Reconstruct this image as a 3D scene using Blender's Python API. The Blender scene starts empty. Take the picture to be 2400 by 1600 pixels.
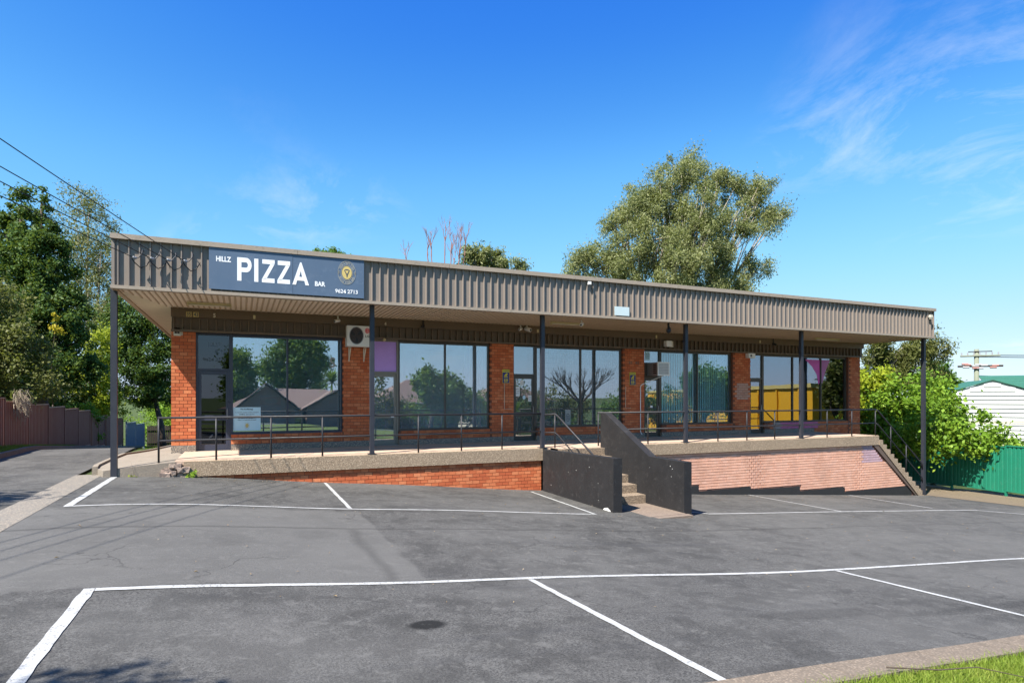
import bpy, math, random
import numpy as np
from mathutils import Vector

random.seed(7)
R = math.radians
SC = bpy.context.scene
COL = SC.collection

# ------------------------------------------------------------------ camera
EYE = 1.38                       # eye height over the walkway (Z = 0)
YAW = R(23.81)
cam_d = bpy.data.cameras.new('camera')
cam = bpy.data.objects.new('camera', cam_d)
COL.objects.link(cam)
cam_d.sensor_width = 36.0
cam_d.lens = 36.0 * 1437.0 / 2400.0
cam_d.shift_y = 131.0 / 2400.0
cam_d.clip_start = 0.05
cam_d.clip_end = 6000
cam.location = (0, 0, EYE)
cam.rotation_euler = (R(90), 0, -YAW)
SC.camera = cam

# ------------------------------------------------------------------ world, sun
SUN_TO = Vector((-0.66, -0.36, 1.0)).normalized()
world = bpy.data.worlds.new('World')
SC.world = world
world.use_nodes = True
wn, wl = world.node_tree.nodes, world.node_tree.links
wn.clear()
out = wn.new('ShaderNodeOutputWorld')
bg = wn.new('ShaderNodeBackground')
sky = wn.new('ShaderNodeTexSky')
sky.sky_type = 'NISHITA'
sky.sun_disc = False
sky.sun_elevation = math.asin(SUN_TO.z)
sky.sun_rotation = math.atan2(SUN_TO.x, SUN_TO.y)
sky.altitude = 50
sky.air_density = 1.0
sky.dust_density = 0.2
sky.ozone_density = 2.0
# colour grade of the clear sky: the photograph's sky is a deep, even blue
def vec(op, a, b):
    nd = wn.new('ShaderNodeVectorMath'); nd.operation = op
    wl.new(a, nd.inputs[0]); nd.inputs[1].default_value = b
    return nd.outputs[0]
hs = wn.new('ShaderNodeRGBCurve')
KS = 0.83
for ch, pts in enumerate((((0, 0), (.093, .0095), (.114, .018), (.17, .052), (.57, .185), (1, .26)),
                          ((0, 0), (.16, .062), (.193, .087), (.273, .153), (.74, .265), (1, .30)),
                          ((0, .10), (.288, .232), (.34, .25), (.455, .298), (.77, .315), (1, .33)))):
    cv = hs.mapping.curves[ch]
    cv.points[0].location = (pts[0][0], pts[0][1] * KS); cv.points[1].location = (pts[-1][0], pts[-1][1] * KS)
    for p in pts[1:-1]:
        cv.points.new(p[0], p[1] * KS)
hs.mapping.update()
wl.new(vec('MULTIPLY', sky.outputs[0], (.1, .1, .1)), hs.inputs['Color'])
hs_out = vec('MULTIPLY', hs.outputs[0], (10, 10, 10))
tc = wn.new('ShaderNodeTexCoord')
sep = wn.new('ShaderNodeSeparateXYZ')
wl.new(tc.outputs['Generated'], sep.inputs[0])
addz = wn.new('ShaderNodeMath'); addz.operation = 'ADD'; addz.inputs[1].default_value = 0.18
wl.new(sep.outputs['Z'], addz.inputs[0])
mx = wn.new('ShaderNodeMath'); mx.operation = 'MAXIMUM'; mx.inputs[1].default_value = 0.02
wl.new(addz.outputs[0], mx.inputs[0])
dv = wn.new('ShaderNodeVectorMath'); dv.operation = 'DIVIDE'
cmb = wn.new('ShaderNodeCombineXYZ')
for k in range(3):
    wl.new(mx.outputs[0], cmb.inputs[k])
wl.new(tc.outputs['Generated'], dv.inputs[0])
wl.new(cmb.outputs[0], dv.inputs[1])
mp = wn.new('ShaderNodeMapping')
mp.inputs['Scale'].default_value = (1.0, 1.0, 0.0)
mp.inputs['Rotation'].default_value = (0, 0, R(86))
mp.inputs['Location'].default_value = (2.4, 19.3, 0)
wl.new(dv.outputs[0], mp.inputs[0])
st = wn.new('ShaderNodeVectorMath'); st.operation = 'MULTIPLY'; st.inputs[1].default_value = (1.0, 1.35, 1)
wl.new(mp.outputs[0], st.inputs[0])
n1 = wn.new('ShaderNodeTexNoise'); n1.inputs['Scale'].default_value = 2.3; n1.inputs['Detail'].default_value = 12; n1.inputs['Roughness'].default_value = 0.66; n1.inputs['Distortion'].default_value = 0.5
n2 = wn.new('ShaderNodeTexNoise'); n2.inputs['Scale'].default_value = 0.55; n2.inputs['Detail'].default_value = 2
wl.new(st.outputs[0], n1.inputs['Vector'])
wl.new(mp.outputs[0], n2.inputs['Vector'])
r1 = wn.new('ShaderNodeMapRange'); r1.inputs['From Min'].default_value = 0.49; r1.inputs['From Max'].default_value = 0.76
r2 = wn.new('ShaderNodeMapRange'); r2.inputs['From Min'].default_value = 0.515; r2.inputs['From Max'].default_value = 0.66
wl.new(n1.outputs[0], r1.inputs[0]); wl.new(n2.outputs[0], r2.inputs[0])
mu = wn.new('ShaderNodeMath'); mu.operation = 'MULTIPLY'
wl.new(r1.outputs[0], mu.inputs[0]); wl.new(r2.outputs[0], mu.inputs[1])
mu2 = wn.new('ShaderNodeMath'); mu2.operation = 'MULTIPLY'; mu2.inputs[1].default_value = 0.48; mu2.use_clamp = True
wl.new(mu.outputs[0], mu2.inputs[0])
mixc = wn.new('ShaderNodeMix'); mixc.data_type = 'RGBA'
wl.new(mu2.outputs[0], mixc.inputs['Factor'])
wl.new(hs_out, mixc.inputs[6])
mixc.inputs[7].default_value = (2.75, 2.75, 2.8, 1)
wl.new(mixc.outputs[2], bg.inputs['Color'])
bg.inputs['Strength'].default_value = 0.15
wl.new(bg.outputs[0], out.inputs[0])

sun_d = bpy.data.lights.new('sun', 'SUN')
sun_d.energy = 4.0
sun_d.angle = R(0.53)
sun_d.color = (1.0, 0.945, 0.86)
sun = bpy.data.objects.new('sun', sun_d)
COL.objects.link(sun)
sun.location = (-20, -10, 40)
sun.rotation_euler = (-SUN_TO).to_track_quat('-Z', 'Y').to_euler()

vs = SC.view_settings
vs.view_transform = 'Standard'
vs.look = 'None'
vs.exposure = 1.55
vs.gamma = 1.0
vs.use_curve_mapping = False
SC.render.engine = 'CYCLES'
cy = SC.cycles
cy.use_denoising = True
cy.max_bounces = 12
cy.diffuse_bounces = 7
cy.glossy_bounces = 4
cy.transparent_max_bounces = 16
cy.caustics_reflective = False
cy.caustics_refractive = False
cy.sample_clamp_indirect = 6

# ------------------------------------------------------------------ node material helpers
class NT:
    def __init__(s, name):
        s.m = bpy.data.materials.new(name)
        s.m.use_nodes = True
        s.t = s.m.node_tree
        s.t.nodes.clear()
        s.out = s.t.nodes.new('ShaderNodeOutputMaterial')
        s.geo = s.t.nodes.new('ShaderNodeNewGeometry')
        s.P = s.geo.outputs['Position']
    def n(s, ty, **kw):
        nd = s.t.nodes.new(ty)
        for k, v in kw.items():
            setattr(nd, k, v)
        return nd
    def l(s, a, b):
        s.t.links.new(a, b)
    def setin(s, sock, v):
        if hasattr(v, 'is_output') or isinstance(v, bpy.types.NodeSocket):
            s.l(v, sock)
        else:
            if sock.type == 'RGBA' and len(v) == 3:
                v = (*v, 1)
            sock.default_value = v
    def noise(s, scale, detail=4, rough=0.55, vec=None, dist=0.0, stretch=None):
        nd = s.n('ShaderNodeTexNoise')
        nd.inputs['Scale'].default_value = scale
        nd.inputs['Detail'].default_value = detail
        nd.inputs['Roughness'].default_value = rough
        nd.inputs['Distortion'].default_value = dist
        v = vec or s.P
        if stretch:
            m = s.n('ShaderNodeVectorMath', operation='MULTIPLY')
            s.l(v, m.inputs[0]); m.inputs[1].default_value = stretch
            v = m.outputs[0]
        s.l(v, nd.inputs['Vector'])
        return nd.outputs[0]
    def ramp(s, v, a, b, lo=0.0, hi=1.0):
        nd = s.n('ShaderNodeMapRange')
        nd.inputs['From Min'].default_value = a; nd.inputs['From Max'].default_value = b
        nd.inputs['To Min'].default_value = lo; nd.inputs['To Max'].default_value = hi
        s.l(v, nd.inputs[0])
        return nd.outputs[0]
    def math(s, op, a, b=0.0, clamp=False):
        nd = s.n('ShaderNodeMath', operation=op); nd.use_clamp = clamp
        for i, v in enumerate((a, b)):
            s.setin(nd.inputs[i], v)
        return nd.outputs[0]
    def mix(s, f, a, b, blend='MIX'):
        nd = s.n('ShaderNodeMix', data_type='RGBA', blend_type=blend)
        s.setin(nd.inputs['Factor'], f)
        s.setin(nd.inputs[6], a); s.setin(nd.inputs[7], b)
        return nd.outputs[2]
    def bump(s, h, strength=0.3, dist=0.01):
        nd = s.n('ShaderNodeBump')
        nd.inputs['Strength'].default_value = strength
        nd.inputs['Distance'].default_value = dist
        s.l(h, nd.inputs['Height'])
        return nd.outputs[0]
    def principled(s, color, rough=0.6, metal=0.0, spec=0.5, normal=None, **kw):
        b = s.n('ShaderNodeBsdfPrincipled')
        s.setin(b.inputs['Base Color'], color)
        s.setin(b.inputs['Roughness'], rough)
        b.inputs['Metallic'].default_value = metal
        b.inputs['Specular IOR Level'].default_value = spec
        if normal is not None:
            s.l(normal, b.inputs['Normal'])
        for k, v in kw.items():
            s.setin(b.inputs[k], v)
        return b
    def surf(s, sh):
        s.l(sh.outputs[0], s.out.inputs['Surface'])
        return s.m

def paint(name, col, rough=0.5, var=0.12, scale=6, metal=0.0, spec=0.4, bump=0.0, dirt=None, dirt_amt=0.5, streak=False):
    t = NT(name)
    f = t.noise(scale, 5, 0.6, stretch=(1, 1, 0.15) if streak else None)
    c = t.mix(f, tuple(v * (1 - var) for v in col), tuple(min(1, v * (1 + var)) for v in col))
    if dirt:
        d = t.ramp(t.noise(scale * 2.7, 6, 0.7, dist=0.4), 0.55, 0.78, 0, dirt_amt)
        c = t.mix(d, c, dirt)
    nr = t.bump(t.noise(scale * 9, 4), bump, 0.01) if bump else None
    rr = t.ramp(t.noise(scale * 1.7, 3), 0.3, 0.7, max(0.02, rough - 0.08), min(1, rough + 0.1))
    return t.surf(t.principled(c, rr, metal, spec, nr))

def brick_mat(name, c0, c1, c2, per_object=True, rough=0.85, stain=None):
    t = NT(name)
    if per_object:
        oi = t.n('ShaderNodeObjectInfo'); rnd = oi.outputs['Random']
    else:
        rnd = t.geo.outputs['Random Per Island']
    cr = t.n('ShaderNodeValToRGB')
    e = cr.color_ramp.elements
    e[0].position = 0.0; e[0].color = (*c0, 1)
    e[1].position = 1.0; e[1].color = (*c2, 1)
    m = cr.color_ramp.elements.new(0.55); m.color = (*c1, 1)
    t.l(rnd, cr.inputs[0])
    f = t.noise(28, 5, 0.7)
    c = t.mix(t.ramp(f, 0.3, 0.75, 0, 0.45), cr.outputs[0], tuple(v * 0.62 for v in c1))
    sp = t.ramp(t.noise(130, 2, 0.6), 0.66, 0.74, 0, 0.55)
    c = t.mix(sp, c, (0.10, 0.045, 0.03))
    c = t.mix(t.ramp(t.noise(0.9, 5, 0.65, dist=0.4), 0.50, 0.68, 0, 0.38), c, tuple(v * 0.5 for v in c1))
    c = t.mix(t.ramp(t.noise(2.3, 5, 0.75, dist=0.8), 0.66, 0.76, 0, 0.35), c, (0.55, 0.42, 0.36))
    if stain:
        c = t.mix(t.ramp(t.noise(1.6, 4, 0.6), 0.52, 0.72, 0, 0.5), c, stain)
    nr = t.bump(t.noise(70, 4, 0.7), 0.5, 0.004)
    return t.surf(t.principled(c, rough, 0, 0.25, nr))

def glass_mat(name, refl=0.3, tint=(0.72, 0.8, 0.84), wav=0.012, veil=0.0, vcol=(0.5, 0.7, 0.75)):
    t = NT(name)
    tr = t.n('ShaderNodeBsdfTransparent'); t.setin(tr.inputs[0], tint)
    gl = t.n('ShaderNodeBsdfGlossy'); gl.inputs['Roughness'].default_value = 0.0
    t.setin(gl.inputs[0], (0.9, 0.95, 1.0))
    b = t.bump(t.noise(0.9, 2, 0.4), wav, 0.1)
    t.l(b, gl.inputs['Normal'])
    fr = t.n('ShaderNodeFresnel'); fr.inputs[0].default_value = 1.5
    f = t.math('ADD', t.math('MULTIPLY', fr.outputs[0], 0.6), refl - 0.02, True)
    ms = t.n('ShaderNodeMixShader')
    t.l(f, ms.inputs[0]); t.l(tr.outputs[0], ms.inputs[1]); t.l(gl.outputs[0], ms.inputs[2])
    if veil:
        df = t.n('ShaderNodeBsdfDiffuse'); t.setin(df.inputs[0], vcol)
        m2 = t.n('ShaderNodeMixShader')
        t.l(t.ramp(t.noise(0.8, 4, 0.6, stretch=(1, 1, .5)), 0.3, 0.7, veil * .6, veil * 1.3), m2.inputs[0])
        t.l(ms.outputs[0], m2.inputs[1]); t.l(df.outputs[0], m2.inputs[2])
        return t.surf(m2)
    return t.surf(ms)

def leaf_mat(name, c0, c1, c2, trans=0.35, rough=0.5):
    t = NT(name)
    cr = t.n('ShaderNodeValToRGB')
    e = cr.color_ramp.elements
    e[0].color = (*c0, 1); e[1].color = (*c2, 1)
    cr.color_ramp.elements.new(0.6).color = (*c1, 1)
    big = t.noise(0.45, 3)
    v = t.math('ADD', t.math('MULTIPLY', t.geo.outputs['Random Per Island'], 0.6), t.math('MULTIPLY', t.ramp(big, 0.3, 0.7), 0.4))
    t.l(v, cr.inputs[0])
    p = t.principled(cr.outputs[0], max(rough, .55), 0, 0.22)
    tl = t.n('ShaderNodeBsdfTranslucent')
    t.l(t.mix(0.5, cr.outputs[0], (0.25, 0.32, 0.03), 'MIX'), tl.inputs[0])
    ms = t.n('ShaderNodeMixShader'); ms.inputs[0].default_value = trans
    t.l(p.outputs[0], ms.inputs[1]); t.l(tl.outputs[0], ms.inputs[2])
    return t.surf(ms)

# ------------------------------------------------------------------ materials
M = {}
def asphalt(name, base, seed=0.0, patches=True):
    t = NT(name)
    fine = t.noise(55, 4, 0.8)
    fine2 = t.noise(120, 2, 0.7)
    mid = t.noise(2.2, 5, 0.65, dist=0.3)
    big = t.noise(0.35, 4, 0.6)
    strk = t.noise(1.0, 5, 0.6, stretch=(0.22, 2.2, 1))
    c = t.mix(t.ramp(fine, 0.36, 0.64), tuple(v * 0.30 for v in base), tuple(v * 1.75 for v in base))
    c = t.mix(t.ramp(fine2, 0.59, 0.72, 0, 0.85), c, tuple(v * 3.0 for v in base))
    c = t.mix(t.ramp(mid, 0.46, 0.58, 0, 0.55), c, tuple(v * 0.5 for v in base))
    c = t.mix(t.ramp(big, 0.44, 0.60, 0, 0.36), c, tuple(v * 1.8 for v in base))
    c = t.mix(t.ramp(t.noise(6.5, 4, 0.7, dist=0.6), 0.55, 0.66, 0, 0.5), c, tuple(v * 2.0 for v in base))
    c = t.mix(t.ramp(strk, 0.54, 0.78, 0, 0.42), c, (base[0] * 0.5, base[1] * 0.52, base[2] * 0.6))
    if patches:
        sx = t.n('ShaderNodeSeparateXYZ'); t.l(t.P, sx.inputs[0])
        wob = t.math('MULTIPLY', t.math('SUBTRACT', t.noise(1.3, 3), 0.5), 0.22)
        X = t.math('ADD', sx.outputs[0], wob); Y = t.math('ADD', sx.outputs[1], wob)
        def box(x0, x1, y0, y1, soft=0.03):
            a = t.ramp(X, x0 - soft, x0 + soft); b = t.ramp(X, x1 - soft, x1 + soft, 1, 0)
            c_ = t.ramp(Y, y0 - soft, y0 + soft); d = t.ramp(Y, y1 - soft, y1 + soft, 1, 0)
            return t.math('MULTIPLY', t.math('MULTIPLY', a, b), t.math('MULTIPLY', c_, d))
        # an older, paler resurfaced strip, seams between pours, an oil drip
        c = t.mix(t.math('MULTIPLY', box(-9, 1.9, 6.6, 11.0), 0.55), c, tuple(v * 1.75 for v in base))
        c = t.mix(t.math('MULTIPLY', box(-9, 30, 9.42, 9.50, 0.04), 0.55), c, tuple(v * 0.42 for v in base))
        c = t.mix(t.math('MULTIPLY', box(1.45, 1.58, 6.6, 9.4, 0.05), 0.35), c, tuple(v * 0.45 for v in base))
        c = t.mix(t.math('MULTIPLY', box(10.5, 30, 3, 10.8, 0.8), 0.28), c, tuple(v * 1.5 for v in base))
        vo = t.n('ShaderNodeTexVoronoi', feature='DISTANCE_TO_EDGE'); vo.inputs['Scale'].default_value = 0.42
        wv = t.n('ShaderNodeVectorMath', operation='ADD')
        nz = t.n('ShaderNodeTexNoise'); nz.inputs['Scale'].default_value = 1.6; nz.inputs['Detail'].default_value = 5; t.l(t.P, nz.inputs['Vector'])
        t.l(t.P, wv.inputs[0]); t.l(nz.outputs['Color'], wv.inputs[1]); t.l(wv.outputs[0], vo.inputs['Vector'])
        crk = t.math('MULTIPLY', t.ramp(vo.outputs[0], 0.001, 0.006, 0.5, 0), t.ramp(t.noise(0.5, 2), 0.48, 0.56))
        c = t.mix(crk, c, tuple(v * 0.25 for v in base))
        for (ox, oy, rx, ry, amt) in ((1.46, 5.08, 0.17, 0.11, 1.0), (4.9, 8.1, 0.5, 0.2, 0.2), (5.6, 4.6, 0.9, 0.16, 0.3), (8.4, 4.4, 1.8, 0.12, 0.3), (-0.1, 8.6, 0.25, 0.35, 0.14), (0.95, 9.0, 0.32, 0.3, 0.12)):
            dx = t.math('DIVIDE', t.math('SUBTRACT', X, ox), rx); dy = t.math('DIVIDE', t.math('SUBTRACT', Y, oy), ry)
            d2 = t.math('ADD', t.math('MULTIPLY', dx, dx), t.math('MULTIPLY', dy, dy))
            k = t.math('MULTIPLY', t.ramp(d2, 0.5, 1.3, amt, 0), t.ramp(t.noise(16, 4), 0.1, 0.42))
            c = t.mix(k, c, tuple(v * 0.16 for v in base))
    h = t.math('ADD', t.math('MULTIPLY', fine, 1.0), t.math('MULTIPLY', fine2, 0.5))
    nr = t.bump(h, 0.8, 0.009)
    return t.surf(t.principled(c, 0.88, 0, 0.3, nr))
M['asphalt'] = asphalt('asphalt', (0.0715, 0.0690, 0.0645))
M['drive'] = asphalt('drive_asphalt', (0.074, 0.071, 0.066), patches=False)
M['road'] = asphalt('road_asphalt', (0.07, 0.07, 0.072), patches=False)

def line_paint():
    t = NT('line_paint')
    n = t.noise(42, 5, 0.75)
    n2 = t.noise(3.0, 4, 0.7)
    w = t.math('MULTIPLY', t.ramp(n, 0.50, 0.60), t.ramp(n2, 0.36, 0.58))
    c = t.mix(t.noise(7, 3), (0.36, 0.36, 0.345), (0.46, 0.46, 0.45))
    c = t.mix(t.math('MULTIPLY', w, 0.85), c, (0.10, 0.098, 0.094))
    return t.surf(t.principled(c, 0.7, 0, 0.3, t.bump(t.noise(120, 3), 0.3, 0.004)))
M['line'] = line_paint()

def concrete(name, base, agg=0.0, scale=1.0, stain=(0.10, 0.085, 0.07)):
    t = NT(name)
    c = t.mix(t.noise(3.0 * scale, 6, 0.7), tuple(v * 0.72 for v in base), tuple(v * 1.2 for v in base))
    c = t.mix(t.ramp(t.noise(1.3 * scale, 5, 0.7, dist=0.5), 0.52, 0.75, 0, 0.55), c, stain)
    h = t.noise(60, 4, 0.7)
    if agg:
        vo = t.n('ShaderNodeTexVoronoi'); vo.inputs['Scale'].default_value = 52
        t.l(t.P, vo.inputs['Vector'])
        sepc = t.n('ShaderNodeSeparateColor'); t.l(vo.outputs['Color'], sepc.inputs[0])
        peb = t.n('ShaderNodeValToRGB')
        e = peb.color_ramp.elements
        e[0].color = (0.12, 0.09, 0.066, 1); e[1].color = (0.74, 0.58, 0.42, 1)
        peb.color_ramp.elements.new(0.45).color = (0.35, 0.25, 0.17, 1)
        t.l(sepc.outputs[0], peb.inputs[0])
        gap = t.ramp(vo.outputs['Distance'], 0.28, 0.6)
        pc = t.mix(gap, peb.outputs[0], tuple(v * 0.55 for v in base))
        c = t.mix(agg, c, pc)
        h = t.math('SUBTRACT', 1.0, vo.outputs['Distance'])
    return t.surf(t.principled(c, 0.9, 0, 0.25, t.bump(h, 0.6, 0.008)))
M['aggregate'] = concrete('aggregate', (0.40, 0.30, 0.205), 0.7)
M['dado'] = concrete('pebble_dado', (0.26, 0.24, 0.225), 0.85)
M['walk'] = concrete('walkway_concrete', (0.47, 0.35, 0.265), 0.0, 1.3, (0.26, 0.19, 0.15))
M['path'] = concrete('path_concrete', (0.25, 0.215, 0.175), 0.15, 1.0, (0.14, 0.12, 0.10))
M['landing'] = concrete('landing_concrete', (0.20, 0.155, 0.125), 0.2, 2.0, (0.11, 0.085, 0.07))
M['strip'] = concrete('edge_concrete', (0.205, 0.19, 0.165), 0.35, 2.0, (0.10, 0.092, 0.08))
M['kerb'] = concrete('kerb_concrete', (0.185, 0.15, 0.115), 0.25, 2.0, (0.085, 0.064, 0.045))
M['step'] = concrete('step_concrete', (0.23, 0.18, 0.135), 0.6)
M['rubble'] = concrete('rubble', (0.34, 0.26, 0.22), 0.35, 4)

BR = ((0.46, 0.105, 0.042), (0.58, 0.160, 0.064), (0.67, 0.235, 0.105))
M['brick'] = brick_mat('brick_red', *BR)
M['brick_j'] = brick_mat('brick_red_joined', *BR, per_object=False)
SB = ((0.70, 0.37, 0.255), (0.74, 0.41, 0.29), (0.78, 0.45, 0.33))
M['salmon'] = brick_mat('brick_salmon', *SB, stain=(0.58, 0.34, 0.27))
M['salmon_j'] = brick_mat('brick_salmon_joined', *SB, per_object=False, stain=(0.58, 0.34, 0.27))
M['pinkbrick'] = brick_mat('brick_pink', (0.56, 0.14, 0.27), (0.62, 0.18, 0.33), (0.56, 0.17, 0.24))
M['greybrick'] = brick_mat('brick_pale', (0.42, 0.33, 0.32), (0.46, 0.36, 0.34), (0.40, 0.30, 0.28))
M['lilacbrick'] = brick_mat('brick_lilac', (0.50, 0.34, 0.36), (0.54, 0.37, 0.41), (0.5, 0.33, 0.36))
M['peachbrick'] = brick_mat('brick_peach', (0.50, 0.30, 0.23), (0.52, 0.32, 0.25), (0.46, 0.24, 0.17))
M['mortar'] = concrete('mortar', (0.20, 0.075, 0.045), 0.0, 5)
M['mortar_s'] = concrete('mortar_painted', (0.27, 0.125, 0.09), 0.0, 5)

M['clad'] = paint('cladding_taupe', (0.225, 0.188, 0.160), 0.5, 0.10, 2.5, spec=0.35, dirt=(0.31, 0.26, 0.215), dirt_amt=0.3, streak=True)
M['clad_in'] = paint('cladding_brown', (0.13, 0.093, 0.06), 0.5, 0.15, 2.5, spec=0.35, dirt=(0.13, 0.1, 0.08), dirt_amt=0.3)
M['cap'] = paint('cap_lichen', (0.31, 0.255, 0.20), 0.65, 0.12, 3, dirt=(0.12, 0.115, 0.085), dirt_amt=0.75, bump=0.2)
M['soffit'] = paint('soffit_cream', (0.76, 0.66, 0.53), 0.5, 0.07, 2.0, dirt=(0.36, 0.28, 0.2), dirt_amt=0.35)
M['soffit_rib'] = paint('soffit_rib', (0.46, 0.36, 0.25), 0.55, 0.15, 5, dirt=(0.25, 0.15, 0.08), dirt_amt=0.5)
M['navy'] = paint('post_navy', (0.028, 0.030, 0.040), 0.45, 0.2, 4, spec=0.4, dirt=(0.075, 0.06, 0.05), dirt_amt=0.25, bump=0.05)
M['rail'] = paint('rail_charcoal', (0.022, 0.022, 0.026), 0.5, 0.2, 5, spec=0.35, dirt=(0.06, 0.055, 0.05), dirt_amt=0.3)
M['blackwall'] = paint('black_render', (0.021, 0.0205, 0.022), 0.6, 0.35, 2.4, spec=0.3, dirt=(0.075, 0.07, 0.068), dirt_amt=0.6, bump=0.45)
M['blackband'] = paint('black_band', (0.022, 0.0215, 0.022), 0.6, 0.2, 3, dirt=(0.055, 0.05, 0.05), dirt_amt=0.4)
M['chip'] = paint('chipped_white', (0.72, 0.71, 0.68), 0.8, 0.1, 30)
M['alu_navy'] = paint('frame_navy', (0.035, 0.040, 0.065), 0.35, 0.1, 4, spec=0.5)
M['alu_brown'] = paint('frame_bronze', (0.062, 0.052, 0.042), 0.38, 0.1, 4, spec=0.5)
M['alu_silver'] = paint('frame_silver', (0.22, 0.20, 0.165), 0.4, 0.08, 4, spec=0.5)
M['white'] = paint('white_paint', (0.74, 0.74, 0.72), 0.45, 0.05, 4)
M['cream'] = paint('cream_plastic', (0.60, 0.55, 0.44), 0.5, 0.08, 6)
M['yellowed'] = paint('yellowed_plastic', (0.56, 0.48, 0.27), 0.45, 0.12, 6, dirt=(0.3, 0.2, 0.08), dirt_amt=0.6)
M['black'] = paint('black_plastic', (0.016, 0.016, 0.018), 0.35, 0.1, 5)
M['darkfan'] = paint('fan_dark', (0.045, 0.028, 0.024), 0.4, 0.2, 6)
M['greymetal'] = paint('grey_metal', (0.33, 0.33, 0.34), 0.4, 0.1, 5, metal=0.6)
M['sign'] = paint('sign_blue', (0.085, 0.128, 0.195), 0.45, 0.12, 1.6, spec=0.4, dirt=(0.17, 0.22, 0.29), dirt_amt=0.55, streak=True)
M['signtext'] = paint('sign_white', (0.80, 0.81, 0.83), 0.5, 0.03, 5)
M['gold'] = paint('sign_gold', (0.56, 0.43, 0.15), 0.5, 0.08, 8)
M['goldgrey'] = paint('sign_ring', (0.36, 0.35, 0.30), 0.5, 0.08, 8)
M['purple'] = paint('purple_panel', (0.50, 0.30, 0.74), 0.5, 0.08, 9)
M['green_in'] = paint('green_wall', (0.10, 0.42, 0.05), 0.5, 0.08, 3)
M['blue_in'] = paint('blue_curtain', (0.12, 0.28, 0.55), 0.8, 0.12, 3)
M['pane_white'] = paint('white_board', (0.50, 0.60, 0.62), 0.6, 0.08, 3)
M['poster'] = paint('poster_pale_blue', (0.52, 0.72, 0.80), 0.5, 0.03, 4)
M['ink'] = paint('ink', (0.05, 0.07, 0.09), 0.6, 0.1, 4)
M['red'] = paint('red_sign', (0.62, 0.03, 0.05), 0.4, 0.1, 6)
M['magenta'] = paint('magenta_vinyl', (0.60, 0.10, 0.42), 0.5, 0.1, 6)
M['warn_blue'] = paint('warn_blue', (0.025, 0.03, 0.16), 0.45, 0.1, 6)
M['warn_yellow'] = paint('warn_yellow', (0.62, 0.52, 0.03), 0.45, 0.1, 6)
M['room'] = paint('room_wall', (0.55, 0.58, 0.59), 0.8, 0.1, 1)
M['room_dark'] = paint('room_floor', (0.22, 0.21, 0.20), 0.6, 0.2, 2)
M['blind_aqua'] = paint('blind_aqua', (0.55, 0.86, 0.88), 0.7, 0.08, 3)
M['blind_grey'] = paint('blind_grey', (0.30, 0.32, 0.31), 0.7, 0.12, 3)
M['blind_white'] = paint('blind_white', (0.55, 0.64, 0.72), 0.7, 0.05, 3)
M['glass1'] = glass_mat('glass_tinted', 0.42, (0.50, 0.68, 0.78), veil=.09, vcol=(.38, .62, .72))
M['glass2'] = glass_mat('glass_clear', 0.34, (0.80, 0.88, 0.92), veil=.13, vcol=(.68, .80, .88))
M['glass4'] = glass_mat('glass_plain', 0.11, (0.90, 0.97, 0.99), veil=.04, vcol=(.5, .75, .8))
M['glass3'] = glass_mat('glass_grey', 0.28, (0.74, 0.80, 0.82), veil=.10, vcol=(.5, .56, .6))
M['glass5'] = glass_mat('glass_mirror', 0.24, (0.30, 0.36, 0.44))
M['film'] = glass_mat('glass_film_and_dark_reflection', 0.07, (0.06, 0.08, 0.20))
M['wire'] = paint('cable_black', (0.012, 0.012, 0.012), 0.5, 0.1, 5)
M['porcelain'] = paint('porcelain', (0.30, 0.31, 0.33), 0.4, 0.05, 8)
M['fence_brown'] = paint('fence_brown', (0.27, 0.118, 0.086), 0.5, 0.14, 2, dirt=(0.25, 0.15, 0.12), dirt_amt=0.35, streak=True)
M['fence_green'] = paint('fence_green', (0.016, 0.185, 0.112), 0.45, 0.14, 2, dirt=(0.08, 0.22, 0.15), dirt_amt=0.5, streak=True)
M['fence_blue'] = paint('fence_bluegrey', (0.16, 0.21, 0.28), 0.5, 0.1, 2)
M['timber'] = paint('weathered_timber', (0.042, 0.032, 0.026), 0.85, 0.35, 6, dirt=(0.09, 0.075, 0.06), dirt_amt=0.4, streak=True)
M['weather'] = paint('white_weatherboard', (0.50, 0.50, 0.48), 0.55, 0.04, 2)
M['roof_green'] = paint('roof_green', (0.035, 0.13, 0.085), 0.55, 0.2, 5)
M['pole'] = paint('pole_timber', (0.19, 0.205, 0.15), 0.85, 0.25, 3, streak=True)
M['roof_tile'] = paint('roof_tile_brown', (0.23, 0.15, 0.12), 0.8, 0.3, 9, dirt=(0.12, 0.09, 0.075), dirt_amt=0.6)
M['housebrick'] = paint('house_brick', (0.30, 0.17, 0.12), 0.85, 0.2, 8)
M['orange'] = paint('yellow_wall', (0.72, 0.36, 0.015), 0.6, 0.06, 2)
M['bark'] = paint('bark_brown', (0.075, 0.055, 0.042), 0.95, 0.35, 5, bump=0.6)
M['gumbark'] = paint('bark_pale', (0.31, 0.265, 0.215), 0.8, 0.25, 3, dirt=(0.2, 0.15, 0.11), dirt_amt=0.6)
M['twig'] = paint('twig_reddish', (0.26, 0.13, 0.11), 0.9, 0.25, 5)
M['drygrass'] = paint('dry_stem', (0.30, 0.24, 0.17), 0.9, 0.25, 6)

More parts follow.
